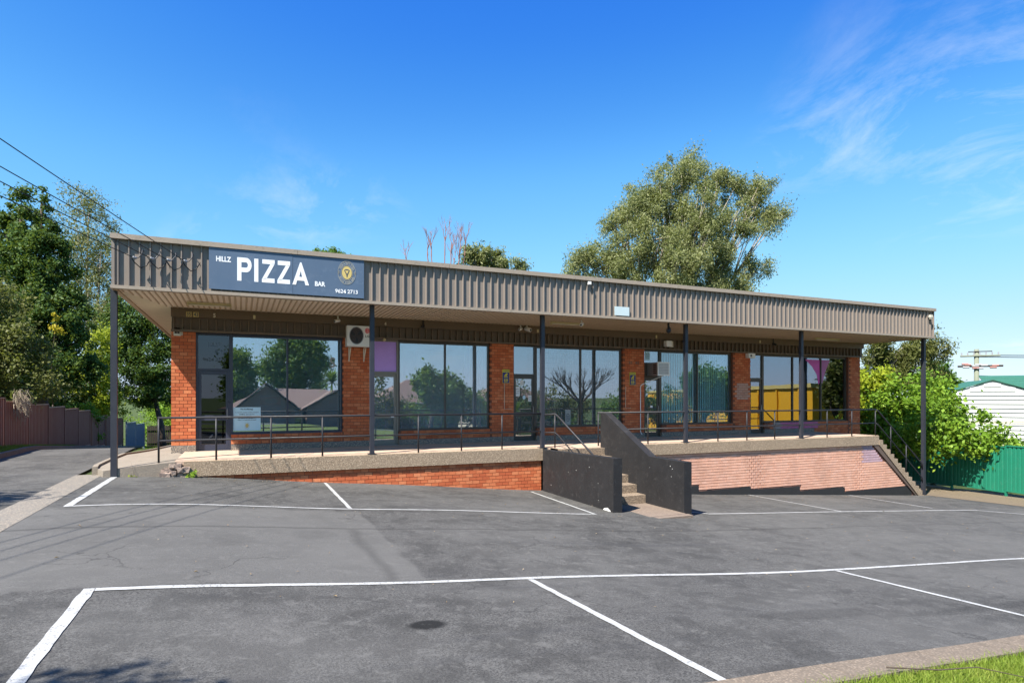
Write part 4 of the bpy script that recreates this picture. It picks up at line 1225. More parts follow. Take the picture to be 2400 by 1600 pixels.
def fluoro(x0, x1, y, label):
    e = empty('fluorescent_light', ((x0 + x1) / 2, y, 3.5), label, 'light', 'fluorescent battens under the awning')
    add('batten', B(x0, x1, y - .05, y + .05, 3.585, 3.62), M['yellowed'], e)
    add('tube', MB().tube([(x0 + .03, y - .0, 3.565), (x1 - .03, y - .0, 3.565)], .017, 8), M['cream'], e, smooth=True)
    add('end_cap', B(x0, x0 + .03, y - .03, y + .03, 3.54, 3.584), M['yellowed'], e)
    add('end_cap', B(x1 - .03, x1, y - .03, y + .03, 3.54, 3.584), M['yellowed'], e)
fluoro(-1.17, -.22, 16.25, 'yellowed fluorescent batten under the awning below the sign')
fluoro(8.38, 9.5, 16.15, 'fluorescent batten under the awning near the middle cameras')
fluoro(19.75, 21.0, 16.5, 'fluorescent batten under the awning at the right end')
def bullet(x, y, z, dx, dy, mat, label, s=1.0):
    e = empty('security_camera', (x, y, z), label, 'camera', 'security cameras under the awning')
    add('mount', MB().tube([(x, y + .02, 3.62), (x, y, z + .02)], .018 * s, 8), M[mat], e, smooth=True)
    d = Vector((dx, dy, -.25)).normalized()
    p = Vector((x, y, z))
    add('body', MB().tube([p - d * .07 * s, p - d * .05 * s, p + d * .10 * s, p + d * .12 * s], [.025 * s, .042 * s, .042 * s, .036 * s], 10), M[mat], e, smooth=True)
    add('lens', MB().tube([p + d * .121 * s, p + d * .128 * s], .024 * s, 10), M['black'], e)
bullet(2.42, 17.3, 3.48, -.8, -.6, 'white', 'white bullet camera under the awning above the first window')
bullet(4.85, 17.4, 3.45, -.5, -.8, 'black', 'black camera under the awning above the second shop window')
bullet(7.93, 17.3, 3.51, -.7, -.7, 'white', 'left of two white cameras under the awning near the second inner post', 1.1)
bullet(8.15, 17.3, 3.51, .2, -.9, 'white', 'right of two white cameras under the awning near the second inner post', 1.5)
bullet(9.0, 15.4, 3.5, -.5, -.6, 'white', 'white dome camera hanging behind the fascia right of the second inner post', 1.2)
bullet(11.78, 15.0, 3.42, -.4, -.5, 'black', 'black spotlight hanging from the awning edge left of the third inner post', 1.7)
bullet(14.3, 17.35, 3.35, -.2, -.9, 'black', 'black floodlight on the inner fascia over the aqua blinds', 1.3)
bullet(18.6, 17.4, 3.42, .3, -.8, 'black', 'small black camera on the inner fascia over the last shop', 1.0)
box_thing('fascia_lamp', 'tiny white lamp near the top of the fascia in front of the gum tree', 'lamp', [('case', (8.77, 8.85, 14.62, 14.70, 4.50, 4.58), 'white'), ('bracket', (8.80, 8.82, 14.70, 14.749, 4.52, 4.56), 'greymetal')], (8.8, 14.7, 4.5))
box_thing('fascia_lamp', 'tiny cream lamp at the far right end of the fascia', 'lamp', [('case', (23.50, 23.62, 14.60, 14.68, 4.36, 4.46), 'cream'), ('bracket', (23.54, 23.58, 14.68, 14.749, 4.38, 4.43), 'greymetal'), ('shade', (23.52, 23.60, 14.61, 14.67, 4.31, 4.358), 'cream')], (23.55, 14.7, 4.4))
box_thing('blank_plate', 'small blank white plate at the bottom of the fascia', 'plate', [('plate', (9.66, 10.15, 14.690, 14.704, 3.705, 3.955), 'pane_white')], (9.9, 14.7, 3.7))
add('dome_sensor', MB().tube([(3.72, 17.44, 3.02), (3.72, 17.42, 3.02), (3.72, 17.39, 3.02), (3.72, 17.37, 3.02)], [.045, .045, .036, .016], 12), M['yellowed'], None, 'round yellowed sensor on the flashing above the purple panel', 'sensor', smooth=True)
def warn(x0, x1, z0, z1, label):
    e = empty('warning_sign', ((x0 + x1) / 2, 17.58, z0), label, 'sign')
    add('plate', B(x0, x1, 17.578, 17.590, z0, z1), M['warn_yellow'], e)
    h = z1 - z0; w = x1 - x0
    add('panel', B(x0 + .008, x1 - .008, 17.5755, 17.5775, z0 + .008, z1 - .20 * h), M['warn_blue'], e)
    fit_text('WARNING', x0 + .015, x1 - .015, z1 - .15 * h, z1 - .05 * h, 17.5765, M['ink'], e, 'letter', .02)
    cm = MB(); c = ((x0 + x1) / 2, z0 + .58 * h)
    cm.prism([(c[0] - .25 * w, c[1]), (c[0] + .05 * w, c[1] - .03), (c[0] + .28 * w, c[1] + .13 * h), (c[0] + .1 * w, c[1] + .16 * h)], 'y', 17.573, 17.5752)
    add('camera_symbol', cm, M['warn_yellow'], e, fix=True)
    for k, (a_, b_) in enumerate(((.47, .53), (.41, .455), (.31, .35), (.20, .28), (.13, .18), (.07, .11))):
        text_row(x0 + .055, x1 - .055, z0 + a_ * h, z0 + b_ * h, 17.574, M['warn_yellow'], e, k)
warn(7.43, 7.67, 1.82, 2.25, 'blue and yellow camera warning sign on the brick pier left of the third door')
warn(12.16, 12.41, 1.80, 2.24, 'blue and yellow camera warning sign on the brick pier left of the window air conditioner')
fit_text('35', 12.12, 12.28, 2.525, 2.615, 17.592, M['clad_in'], bld, 'painted_number', .03)
fit_text('43', 12.39, 12.55, 2.525, 2.615, 17.592, M['clad_in'], bld, 'painted_number', .03)
# conduits (chalky white outlines on the brick)
def conduit(pts, label):
    return add('conduit', MB().tube(pts, .008, 6), M['cream'], None, label, 'conduit', smooth=True)
conduit([(7.50, 17.585, 1.82), (7.50, 17.585, 1.02), (7.74, 17.585, 1.02)], 'thin white conduit on the third brick pier below the warning sign')
conduit([(12.0, 17.585, 1.75), (12.0, 17.585, 1.02), (12.22, 17.585, 1.02)], 'thin white conduit on the fourth brick pier below the warning sign')
# stickers and notices on glass
YN = YG - .026
def notice(x0, x1, z0, z1, mat, label, text=None, name='notice', y=None):
    y = (YG - .0075) if y is None else y
    e = empty(name, ((x0 + x1) / 2, y, z0), label, 'notice')
    add('sheet', B(x0, x1, y - .002, y + .002, z0, z1), M[mat], e)
    if text:
        for k in range(3):
            zz = z0 + (z1 - z0) * (.25 + .22 * k)
            text_row(x0 + (x1 - x0) * .15, x1 - (x1 - x0) * .15, zz, zz + (z1 - z0) * .07, y - .0035, M['ink'], e, k)
    return e
po = notice(-.20, .47, .50, 1.12, 'poster', 'pale blue moving notice poster at the bottom left of the first window', name='poster')
yp = YG - .0105
fit_text('We Are Moving!', -.03, .28, 1.035, 1.095, yp, M['ink'], po, 'lettering', .03)
fit_text('As of the 27th of January we will be re-located at', -.15, .42, .965, 1.0, yp, M['ink'], po, 'lettering', .02)
text_row(-.05, .09, .92, .945, yp, M['ink'], po, 3)
fit_text('Road, Lalor Park.', .11, .32, .915, .95, yp, M['ink'], po, 'lettering', .02)
text_row(-.15, .42, .87, .895, yp, M['ink'], po, 4)
text_row(-.08, .35, .82, .845, yp, M['ink'], po, 5)
fit_text('Follow us on Facebook for all updates!', -.09, .36, .765, .80, yp, M['ink'], po, 'lettering', .02)
em2 = add('emblem', MB().disc((.135, .635), .062, .083, yp - .001, yp + .001, 28, .93), M['goldgrey'], po)
add('emblem_disc', MB().disc((.135, .635), .042, .057, yp - .001, yp + .001, 24), M['gold'], em2)
notice(7.93, 8.09, 1.42, 1.72, 'white', 'white paper notice at the middle left of the third door glass', '#')
notice(8.11, 8.22, 1.77, 1.92, 'white', 'small white notice at the top of the third door glass', 'NO')
notice(8.39, 8.50, 1.25, 1.45, 'white', 'small white notice at the right of the third door glass', 'B')
notice(7.905, 8.0, 1.78, 1.90, 'white', 'triangular looking sticker at the top left corner of the third door glass', 'A')
add('round_sticker', MB().disc((8.24, 1.38), .05, .065, YG - .0095, YG - .0055, 24), M['poster'], None, 'round pale blue sticker on the third door glass', 'sticker')
st_ = notice(9.73, 9.93, .48, .98, 'blind_grey', 'tall grey sticker with a circle at the bottom of the middle window', name='sticker')
add('circle', MB().disc((9.83, .72), .075, .13, YG - .0125, YG - .0100, 28, .82), M['ink'], st_)
fit_text('02', 9.79, 9.87, .66, .78, YG - .0110, M['ink'], st_, 'lettering', .02)
notice(3.97, 4.06, .80, .86, 'white', 'tiny white sticker on the second shop door', None, 'sticker', YG - .025)
lt = empty('door_lettering', (-.66, YG, 2.3), 'worn dark phone number lettering on the film over the first shop door', 'lettering')
fit_text('9624 2713', -.92, -.37, 2.32, 2.41, YG - .006, M['ink'], lt, 'lettering', .025)
fit_text('HILLZ', -.79, -.47, 2.70, 2.80, YG - .006, M['sign'], lt, 'lettering', .01)
fit_text('BAR', -.62, -.34, 2.52, 2.62, YG - .006, M['sign'], lt, 'lettering', .01)
lt2 = empty('window_lettering', (2.33, YG, 2.2), 'single ghost letter S left on the first window near the air conditioner', 'lettering')
fit_text('S', 2.25, 2.41, 2.21, 2.50, YG - .006, M['blind_grey'], lt2, 'lettering', .03)
dec = MB()
dec.prism([(20.64, 2.90), (21.46, 2.90), (21.47, 1.98), (21.40, 1.90), (21.30, 2.30), (21.05, 2.62)], 'y', YG - .007, YG - .0045)
add('vinyl_decal', dec, M['magenta'], None, 'magenta swoosh decal at the top of the last shop window', 'decal', fix=True)
dec2 = MB(); dec2.prism([(21.56, 2.90), (22.05, 2.90), (21.80, 2.45), (21.60, 1.95), (21.55, 1.95)], 'y', YG - .007, YG - .0045)
add('vinyl_decal', dec2, paint('pink_vinyl', (0.45, 0.14, 0.36), .5, .1, 5), None, 'fading pink decal right of the magenta swoosh on the last window', 'decal', fix=True)
notice(12.90, 13.10, 2.68, 2.98, 'poster', 'teal sticker at the top of the glass over the window air conditioner', '5', 'sticker')
notice(13.12, 13.22, 1.02, 1.10, 'white', 'tiny white sticker on the fourth shop door', None, 'sticker')

# ------------------------------------------------------------------ fences
def corrugated(pa, pb, zb0, zb1, h0, h1, mat, label, seed=0, seg=2.4, name='metal_fence'):
    """metal fence: panels of ribbed sheet between posts, rails top and bottom"""
    pa = Vector(pa); pb = Vector(pb); d = pb - pa; Ln = d.length; d.normalize(); nrm = Vector((d.y, -d.x))
    e = empty(name, (pa.x, pa.y, zb0), label, 'fence')
    n = max(1, round(Ln / seg))
    for k in range(n):
        t0, t1 = k / n, (k + 1) / n
        q0 = pa.lerp(pb, t0); q1 = pa.lerp(pb, t1)
        tm = (t0 + t1) / 2
        zb = zb0 + (zb1 - zb0) * tm; h = h0 + (h1 - h0) * tm
        m = MB(); prof = []
        s_ = 0.0; L_ = (q1 - q0).length - .06
        cyc = [(0, 0), (.045, 0), (.062, .028), (.10, .028), (.117, 0)]
        while s_ < L_:
            for (u, w) in cyc:
                if s_ + u <= L_: prof.append((s_ + u + .03, w))
            s_ += .165
        sl0 = (zb1 - zb0) / Ln
        for (u, w) in prof:
            q = q0 + d * u + nrm * w
            m.v.append((q.x, q.y, zb + .04)); m.v.append((q.x, q.y, zb + h))
        for j in range(len(prof) - 1):
            m.f.append((2 * j, 2 * j + 2, 2 * j + 3, 2 * j + 1))
        add('panel', m, mat, e)
        def bar(z0, z1, wd):
            a = q0 - nrm * .02; b = q1 - nrm * .02; c_ = q1 + nrm * wd; f_ = q0 + nrm * wd
            return MB().hexa([(p.x, p.y, z0) for p in (a, b, c_, f_)] + [(p.x, p.y, z1) for p in (a, b, c_, f_)])
        add('rail', bar(zb + h - .03, zb + h + .015, .045), mat, e)
        add('rail', bar(zb + .02, zb + .075, .045), mat, e)
    for k in range(n + 1):
        q = pa.lerp(pb, k / n); zb = zb0 + (zb1 - zb0) * (k / n); h = h0 + (h1 - h0) * (k / n)
        a = q - d * .028 - nrm * .03; b = q + d * .028 - nrm * .03; c_ = q + d * .028 + nrm * .055; f_ = q - d * .028 + nrm * .055
        add('post', MB().hexa([(p.x, p.y, zb - .2) for p in (a, b, c_, f_)] + [(p.x, p.y, zb + h + .02) for p in (a, b, c_, f_)]), mat, e)
    return e
FX = -6.85
def fz(y): return g(FX, y) + .10
corrugated((FX, 17.0), (FX, 36.0), fz(17), fz(36), 1.82, 1.74, M['fence_brown'], 'long brown ribbed metal fence along the driveway under the trees')
corrugated((FX + .1, 39.4), (FX + .1, 44.5), fz(39.4), fz(44.5), 1.7, 1.7, M['fence_brown'], 'short brown metal fence panel beyond the gate on the driveway')
corrugated((FX + .05, 36.2), (FX + .05, 39.2), fz(36.2), fz(39.2), 1.62, 1.62, M['fence_brown'], 'brown ribbed metal gate in the driveway fence', seg=1.5, name='metal_gate')
corrugated((-6.2, 49.5), (-6.6, 45.0), g(-6, 49.5), g(-6, 45), 1.6, 1.65, M['fence_blue'], 'blue grey metal fence panel at the end of the driveway')
tf = empty('timber_fence', (-5, 50, g(-5, 50)), 'dark weathered timber paling fence across the far end of the driveway', 'fence')
rr = random.Random(4)
for k in range(26):
    x = -6.1 + k * .115
    z0 = g(x, 50)
    add('paling', B(x, x + .105, 50, 50.02, z0, z0 + 1.55 + rr.uniform(-.04, .04)), M['timber'], tf)
add('rail', B(-6.1, -3.1, 49.95, 49.999, g(-5, 50) + 1.2, g(-5, 50) + 1.29), M['timber'], tf)
add('rail', B(-6.1, -3.1, 49.95, 49.999, g(-5, 50) + .3, g(-5, 50) + .39), M['timber'], tf)
add('post', B(-3.09, -2.95, 49.9, 50.05, g(-3, 50) - .2, g(-3, 50) + 1.7), M['timber'], tf)
corrugated((26.2, 9.5), (28.15, 18.6), -2.20, -2.44, 1.80, 1.80, M['fence_green'], 'bright green ribbed metal fence at the right edge under the leafy shrub', seg=2.3)
corrugated((28.2, 18.7), (28.6, 30.0), -2.44, -2.7, 1.80, 1.80, M['fence_green'], 'green metal fence continuing behind the leafy shrub at the right')

# ------------------------------------------------------------------ white neighbouring house
hs_ = empty('white_house', (43, 24, -4.0), 'white weatherboard house with green tiled gable roof behind the green fence', 'house')
HX0, HX1, HY0, HY1 = 36.6, 50.0, 20.6, 31.0
ZBH, ZEH, ZAP = -4.0, 1.62, 2.42
# gable end faces the camera (towards -X, -Y); the house is turned a little
def hp(u, v, z):                                   # u along gable end, v into the house
    a = R(-24); ox, oy = 39.0, 22.2
    return (ox + u * math.cos(a) - v * math.sin(a), oy + u * math.sin(a) + v * math.cos(a), z)
HA = Vector((40.9, 24.0)); HB = Vector((43.5, 21.1))
HD = (HB - HA); WG = HD.length; HD.normalize(); HN = Vector((-HD.y, HD.x))
def hp(u, v, z):
    q = HA + HD * u + HN * v
    return (q.x, q.y, z)
ZBH, ZEH, ZAP = -4.0, 1.72, 2.44
k = 0
while True:
    z0 = ZBH + k * .262; z1 = z0 + .256; k += 1
    if z0 > ZAP - .1: break
    u0, u1 = 0.0, WG
    if z1 > ZEH:
        fr_ = (z1 - ZEH) / (ZAP - ZEH); u0 = fr_ * WG / 2; u1 = WG - u0
    if u1 - u0 < .2: break
    m = MB().hexa([hp(u0, -.07, z0), hp(u1, -.07, z0), hp(u1, .02, z0), hp(u0, .02, z0), hp(u0, -.008, z1), hp(u1, -.008, z1), hp(u1, .02, z1), hp(u0, .02, z1)])
    add('weatherboard', m, M['weather'], hs_, fix=True)
ge = add('gable_end', MB().prism([(0, ZBH), (WG, ZBH), (WG, ZEH), (WG / 2, ZAP), (0, ZEH)], 'x', 0, 1), M['weather'], hs_, fix=True)
for v_ in ge.data.vertices:
    d_, u_, z_ = v_.co; v_.co = hp(u_, .004 + .022 * d_, z_)
ge.data.update()
add('wall', MB().hexa([hp(0, .03, ZBH), hp(WG, .03, ZBH), hp(WG, 5, ZBH), hp(0, 5, ZBH), hp(0, .03, ZEH), hp(WG, .03, ZEH), hp(WG, 5, ZEH), hp(0, 5, ZEH)]), M['weather'], hs_, fix=True)
for (ua, ub) in ((-.35, WG / 2), (WG + .35, WG / 2)):
    zlo = ZEH - .05
    add('roof', MB().hexa([hp(ua, -.09, zlo), hp(ub, -.09, ZAP), hp(ub, 6, ZAP), hp(ua, 6, zlo), hp(ua, -.09, zlo + .05), hp(ub, -.09, ZAP + .05), hp(ub, 6, ZAP + .05), hp(ua, 6, zlo + .05)]), M['roof_green'], hs_, fix=True)
# main roof behind the gable, tile courses stepping up its slope
for k in range(9):
    v0, z0 = 1.0 + k * .28, 1.70 + k * .115
    add('roof_tile_row', MB().hexa([hp(2.1, v0, z0), hp(13, v0, z0), hp(13, v0 + .42, z0 + .17), hp(2.1, v0 + .42, z0 + .17), hp(2.1, v0, z0 + .06), hp(13, v0, z0 + .06), hp(13, v0 + .42, z0 + .2), hp(2.1, v0 + .42, z0 + .2)]), M['roof_green'], hs_, fix=True)
add('main_wall', MB().hexa([hp(WG + .02, 1.3, ZBH), hp(13, 1.3, ZBH), hp(13, 8, ZBH), hp(WG + .02, 8, ZBH), hp(WG + .02, 1.3, 1.68), hp(13, 1.3, 1.68), hp(13, 8, 1.68), hp(WG + .02, 8, 1.68)]), M['weather'], hs_, fix=True)
add('belt_board', MB().hexa([hp(-.02, -.07, -.22), hp(WG + .02, -.07, -.22), hp(WG + .02, 0, -.22), hp(-.02, 0, -.22), hp(-.02, -.07, -.1), hp(WG + .02, -.07, -.1), hp(WG + .02, 0, -.1), hp(-.02, 0, -.1)]), M['cream'], hs_, fix=True)

# far power pole at the right
PP = (62.5, 34.7)
pp = empty('power_pole', (PP[0], PP[1], -4), 'distant greenish power pole with crossarms above the white house roof', 'pole')
zc_ = PP[0] * .4035 + PP[1] * .915
def zpx(y): return EYE + (931 - y) / 1437 * zc_
add('shaft', MB().tube([(PP[0], PP[1], -4.2), (PP[0], PP[1], zpx(818))], .24, 10, .19), M['pole'], pp, smooth=True)
def arm(z, w, th=.09):
    d = Vector((.62, -.78, 0))
    a = Vector((PP[0], PP[1] - .3, z)) - d * w; b = Vector((PP[0], PP[1] - .3, z)) + d * w
    return MB().tube([a, b], th, 6)
add('crossarm', arm(zpx(834), 1.5), M['pole'], pp)
add('crossarm', arm(zpx(824), .9, .05), M['timber'], pp)
for k in range(7):
    d = Vector((.62, -.78, 0)); q = Vector((PP[0], PP[1] - .3, zpx(833))) + d * (-1.4 + .46 * k)
    add('insulator', MB().tube([q, q + Vector((0, 0, .28))], .07, 6), M['porcelain'], pp)
add('crossarm', arm(zpx(858), 1.7, .10), M['timber'], pp)
rr = random.Random(9)
for k in range(10):
    d = Vector((.62, -.78, 0)); q = Vector((PP[0], PP[1] - .4, zpx(858) + rr.uniform(-.2, .25))) + d * rr.uniform(-1.7, 1.0)
    add('insulator', MB().tube([q, q + d * .5], .10, 6), paint('insulator_%d' % k, (.30, .13, .11) if k % 2 else (.3, .3, .31), .5), pp)
for k, (z0, dz) in enumerate(((zpx(832), .3), (zpx(836), -.2), (zpx(880), -1.0))):
    a = Vector((PP[0], PP[1], z0)); b = Vector((PP[0] + 60, PP[1] - 60, z0 + 1 + dz)); c_ = Vector((PP[0] - 30, PP[1] + 60, z0 - 1))
    pts = []
    for j in range(15):
        t = j / 14; q = a.lerp(b, t); q.z -= 2.2 * 4 * t * (1 - t) * .5; pts.append(q)
    add('street_wire', MB().tube(pts, .035, 4), M['wire'], None, ('upper', 'middle', 'lower')[k] + ' street wire leaving the distant power pole to the right', 'wire', 'street wires')

# ------------------------------------------------------------------ trees
def leaves_mesh(name, subs, size, n, seed, aspect=2.2, droop=0.0, flat=0.35, spread=1.0):
    """subs: array (k,4) clump centres and radii; returns a mesh of n small folded leaves"""
    rg = np.random.default_rng(seed)
    subs = np.asarray(subs, float)
    wgt = subs[:, 3] ** 2.0; wgt /= wgt.sum()
    idx = rg.choice(len(subs), n, p=wgt)
    d = rg.normal(size=(n, 3)); dn = np.linalg.norm(d, axis=1)[:, None]
    # sprays: each clump is stretched along its own drooping direction
    sp = rg.normal(size=(len(subs), 3)) * np.array([1, 1, .6]) + np.array([0, 0, -droop * .6]); sp /= np.linalg.norm(sp, axis=1)[:, None]
    along = rg.normal(size=n) * .75
    pos = subs[idx, :3] + (d * .52 + sp[idx] * along[:, None]) * (subs[idx, 3] * spread)[:, None]
    d = d / dn
    nrm = d * .6 + rg.normal(size=(n, 3)) * .75 + np.array([0, 0, flat])
    nrm /= np.linalg.norm(nrm, axis=1)[:, None]
    ax = rg.normal(size=(n, 3)) + np.array([0, 0, -droop])
    ax -= nrm * (ax * nrm).sum(1)[:, None]
    ax /= np.linalg.norm(ax, axis=1)[:, None] + 1e-9
    bx = np.cross(nrm, ax)
    s = size * rg.uniform(.6, 1.35, n)
    l = (ax * (s * .5)[:, None]); w = bx * (s * .5 / aspect)[:, None]
    fold = nrm * (s * .10)[:, None]
    V = np.empty((n, 4, 3), 'f')
    V[:, 0] = pos - l; V[:, 1] = pos + w + fold; V[:, 2] = pos + l; V[:, 3] = pos - w + fold
    me = bpy.data.meshes.new(name)
    me.vertices.add(n * 4); me.vertices.foreach_set('co', V.ravel())
    me.loops.add(n * 4); me.loops.foreach_set('vertex_index', np.arange(n * 4, dtype='i'))
    me.polygons.add(n); me.polygons.foreach_set('loop_start', np.arange(0, n * 4, 4, dtype='i')); me.polygons.foreach_set('loop_total', np.full(n, 4, 'i'))
    me.update(calc_edges=True)
    return me
def sub_clumps(blobs, per, rad, seed, jit=.17):
    """blobs: (x, y, z, rx, ry, rz); fills each with small clumps near its surface"""
    rg = np.random.default_rng(seed)
    out_ = []
    for (x, y, z, rx, ry, rz) in blobs:
        k = max(4, int(per * 2.6 * rx * rz))
        for _ in range(k):
            d = rg.normal(size=3); d /= np.linalg.norm(d)
            r_ = rg.normal(.86, jit) if rg.random() < .72 else rg.random() ** .5 * .8
            out_.append((x + d[0] * rx * r_, y + d[1] * ry * r_, z + d[2] * rz * r_, rad * rg.uniform(.45, 1.25)))
    return out_
def tree(name, base, blobs, leaf, bark, label, n, size, per=3.0, rad=.5, seed=1, trunk_r=.2, fork=.35, aspect=2.0, droop=0.0, cat='tree', group=None, branches=26, shell=.62, flat=.35, lean=(0, 0), spread=1.0, jit=.17):
    e = empty(name, base, label, cat, group)
    subs = sub_clumps(blobs, per, rad, seed, jit)
    add('crown', leaves_mesh('crown', subs, size, n, seed + 5, aspect, droop, flat, spread), leaf, e)
    tr = MB(); b = Vector(base)
    top = Vector((np.mean([q[0] for q in blobs]), np.mean([q[1] for q in blobs]), max(q[2] for q in blobs)))
    fk = b.lerp(top, fork); fk.x += lean[0]; fk.y += lean[1]
    mid = b.lerp(fk, .5) + Vector((trunk_r * .6, 0, 0))
    tr.tube([b - Vector((0, 0, .2)), mid, fk], [trunk_r * 1.25, trunk_r, trunk_r * .85], 9)
    rg = random.Random(seed)
    for q in blobs:
        c_ = Vector(q[:3]); m_ = fk.lerp(c_, .5) + Vector((rg.uniform(-.4, .4), rg.uniform(-.4, .4), rg.uniform(0, .5)))
        tr.tube([fk, m_, c_], [trunk_r * .55, trunk_r * .36, trunk_r * .15], 6)
    pick = rg.sample(range(len(subs)), min(branches, len(subs)))
    for i in pick:
        s_ = Vector(subs[i][:3])
        q = min(blobs, key=lambda q: (Vector(q[:3]) - s_).length)
        c_ = Vector(q[:3]).lerp(fk, rg.uniform(0, .5))
        m_ = c_.lerp(s_, .5) + Vector((rg.uniform(-.2, .2), rg.uniform(-.2, .2), rg.uniform(-.1, .3)))
        tr.tube([c_, m_, s_], [trunk_r * .22, trunk_r * .13, trunk_r * .05], 5)
    add('trunk', tr, bark, e, smooth=True)
    return e

# left: dense dark tree, paler shrubby tree in front, grey gum behind, tree at the drive's end
def gpt(px, py, t): 
    r_ = (px - 1200) / 1437.0; c_, s_ = math.cos(YAW), math.sin(YAW)
    return ((r_ * c_ + s_) * t, (-r_ * s_ + c_) * t, EYE + (931 - py) / 1437.0 * t)
DT = [(*gpt(x, y, t_), r_ / 1437 * 30, r_ / 1437 * 30, r_ / 1437 * 30 * zs) for x, y, t_, r_, zs in ((44, 480, 30.3, 20, 2.2), (98, 478, 29.8, 19, 2.2), (70, 540, 30, 38, 1.4), (22, 550, 30.6, 38, 1.4), (112, 575, 29.6, 34, 1.5), (65, 620, 29.5, 58, 1.3), (-10, 640, 30.5, 60, 1.4), (140, 650, 29.5, 36, 1.5), (60, 700, 29, 72, 1.2), (160, 720, 29.3, 42, 1.4), (110, 780, 28.8, 66, 1.2), (185, 800, 29.2, 40, 1.4), (175, 860, 29, 50, 1.1), (70, 850, 29, 80, 1.0), (-20, 780, 30, 80, 1.3))]
tree('dense_tree', (-9.1, 36.8, -1.3), DT,
     L['dark'], M['bark'], 'tall dense dark green tree with twin pointed tops at the far left', 100000, .15, 7, .40, 11, .3, aspect=1.9, branches=20, spread=.7, jit=.10)
tree('olive_tree', (-8.6, 28.8, -.8), [(-8.9, 28.8, 4.6, 1.4, 1.4, 1.6), (-8.2, 28.4, 3.1, 1.7, 1.5, 1.6), (-9.6, 28.6, 3.2, 1.6, 1.6, 1.8), (-7.6, 28.2, 2.0, 1.5, 1.4, 1.2), (-9.0, 27.8, 1.9, 1.5, 1.4, 1.2)],
     L['olive'], M['bark'], 'olive green shrubby tree leaning over the brown fence at the left edge', 26000, .14, 5, .40, 12, .14, branches=40)
tree('grey_gum_tree', (-13.0, 66, -3), [(-12.6, 66, 18.0, 2.0, 2.0, 2.2), (-11.5, 65, 14.6, 2.2, 2.2, 2.4), (-13.4, 66, 13.6, 2.2, 2.2, 2.5), (-10.7, 65, 11.2, 2.0, 2.0, 2.4), (-12.4, 65, 9.8, 2.4, 2.2, 2.6), (-10.0, 64, 7.8, 2.0, 2, 2.2)],
     L['gumgrey'], M['gumbark'], 'tall airy grey green gum tree behind the dense dark tree', 24000, .24, 3.2, .62, 13, .3, aspect=3.2, droop=.6, branches=30)
tree('drive_end_tree', (-4.6, 45.2, -1.9), [(-6.6, 46.6, 6.4, 1.6, 1.6, 1.7), (-5.3, 46.2, 5.2, 1.7, 1.7, 1.8), (-7.3, 46.6, 4.4, 1.6, 1.6, 1.8), (-4.9, 46.0, 3.2, 1.7, 1.6, 1.7), (-6.3, 45.8, 2.6, 1.8, 1.6, 1.5), (-5.2, 45.6, 1.3, 1.5, 1.4, 1.0)],
     L['dark'], M['bark'], 'dark green tree with bent trunk beside the building at the end of the driveway', 42000, .16, 5, .46, 14, .17, aspect=1.9, branches=24, spread=.8, jit=.12)
tree('lime_shrub', (-7.6, 42.5, -1.6), [(-7.6, 42.5, 4.1, .9, .9, 1.3), (-7.9, 42.2, 2.3, 1.0, 1.0, 1.5), (-7.1, 42.2, .9, .8, .8, 1.2)],
     L['lime'], M['bark'], 'lime green shrub between the dark trees above the gate', 7000, .17, 5, .36, 15, .08, cat='shrub', branches=14)
tree('yellow_shrub', (-7.75, 33.2, -.9), [(-7.55, 33.2, 4.7, .2, .2, .42)],
     L['yellow'], M['bark'], 'small spray of yellow flowers against the dark tree', 260, .13, 12, .16, 16, .03, cat='shrub', branches=4)
tree('low_lime_shrub', (-7.4, 37.0, -1.3), [(-7.2, 37.0, .4, .7, .7, .7), (-6.9, 37.4, -.3, .6, .6, .5)],
     L['bright'], M['bark'], 'bright green shrub spilling over the brown gate', 3200, .15, 6, .3, 17, .05, cat='shrub', branches=10)
tree('backdrop_shrub', (-4.4, 62, -3.6), [(-6.2, 60, -1.2, 2.4, 2, 2.2), (-5.5, 62, .2, 2.4, 2, 2.0), (-2.4, 61, -.4, 2.4, 2, 2.6), (-3.6, 62, 1.6, 2.2, 2, 2.0), (-4.2, 58, -2.4, 2.6, 1.5, 1.3)],
     L['bright'], M['bark'], 'sunlit green bushes beyond the timber fence', 20000, .22, 4, .5, 18, .1, cat='shrub', branches=10)
US = [(*gpt(x, y, t_), r_ / 1437 * 34, r_ / 1437 * 34, r_ / 1437 * 34) for x, y, t_, r_ in ((20, 925, 32, 42), (80, 930, 33, 42), (135, 930, 34, 42), (185, 935, 36, 42), (228, 945, 38, 34), (160, 895, 36, 40), (60, 890, 34, 44))]
tree('under_shrub', (US[2][0], US[2][1], -1.6), US, L['dark'], M['bark'], 'low dark shrubs filling the space between the brown fence and the tree crowns', 22000, .17, 5, .42, 19, .08, cat='shrub', branches=24, spread=.85)
# dry twig tangle hanging on the fence
tw = MB(); rr = random.Random(21)
for k in range(90):
    p = Vector((-6.62 + rr.uniform(-.1, .12), 24.9 + rr.uniform(-.5, .5), 1.35 + rr.uniform(-.2, .3)))
    q = p + Vector((rr.uniform(-.1, .25), rr.uniform(-.3, .35), rr.uniform(-.75, -.2)))
    tw.tube([p, p.lerp(q, .5) + Vector((rr.uniform(-.1, .1), rr.uniform(-.1, .1), 0)), q], .008, 4)
add('dry_branch', tw, M['drygrass'], None, 'dry grey twig tangle hanging over the brown fence', 'branch')

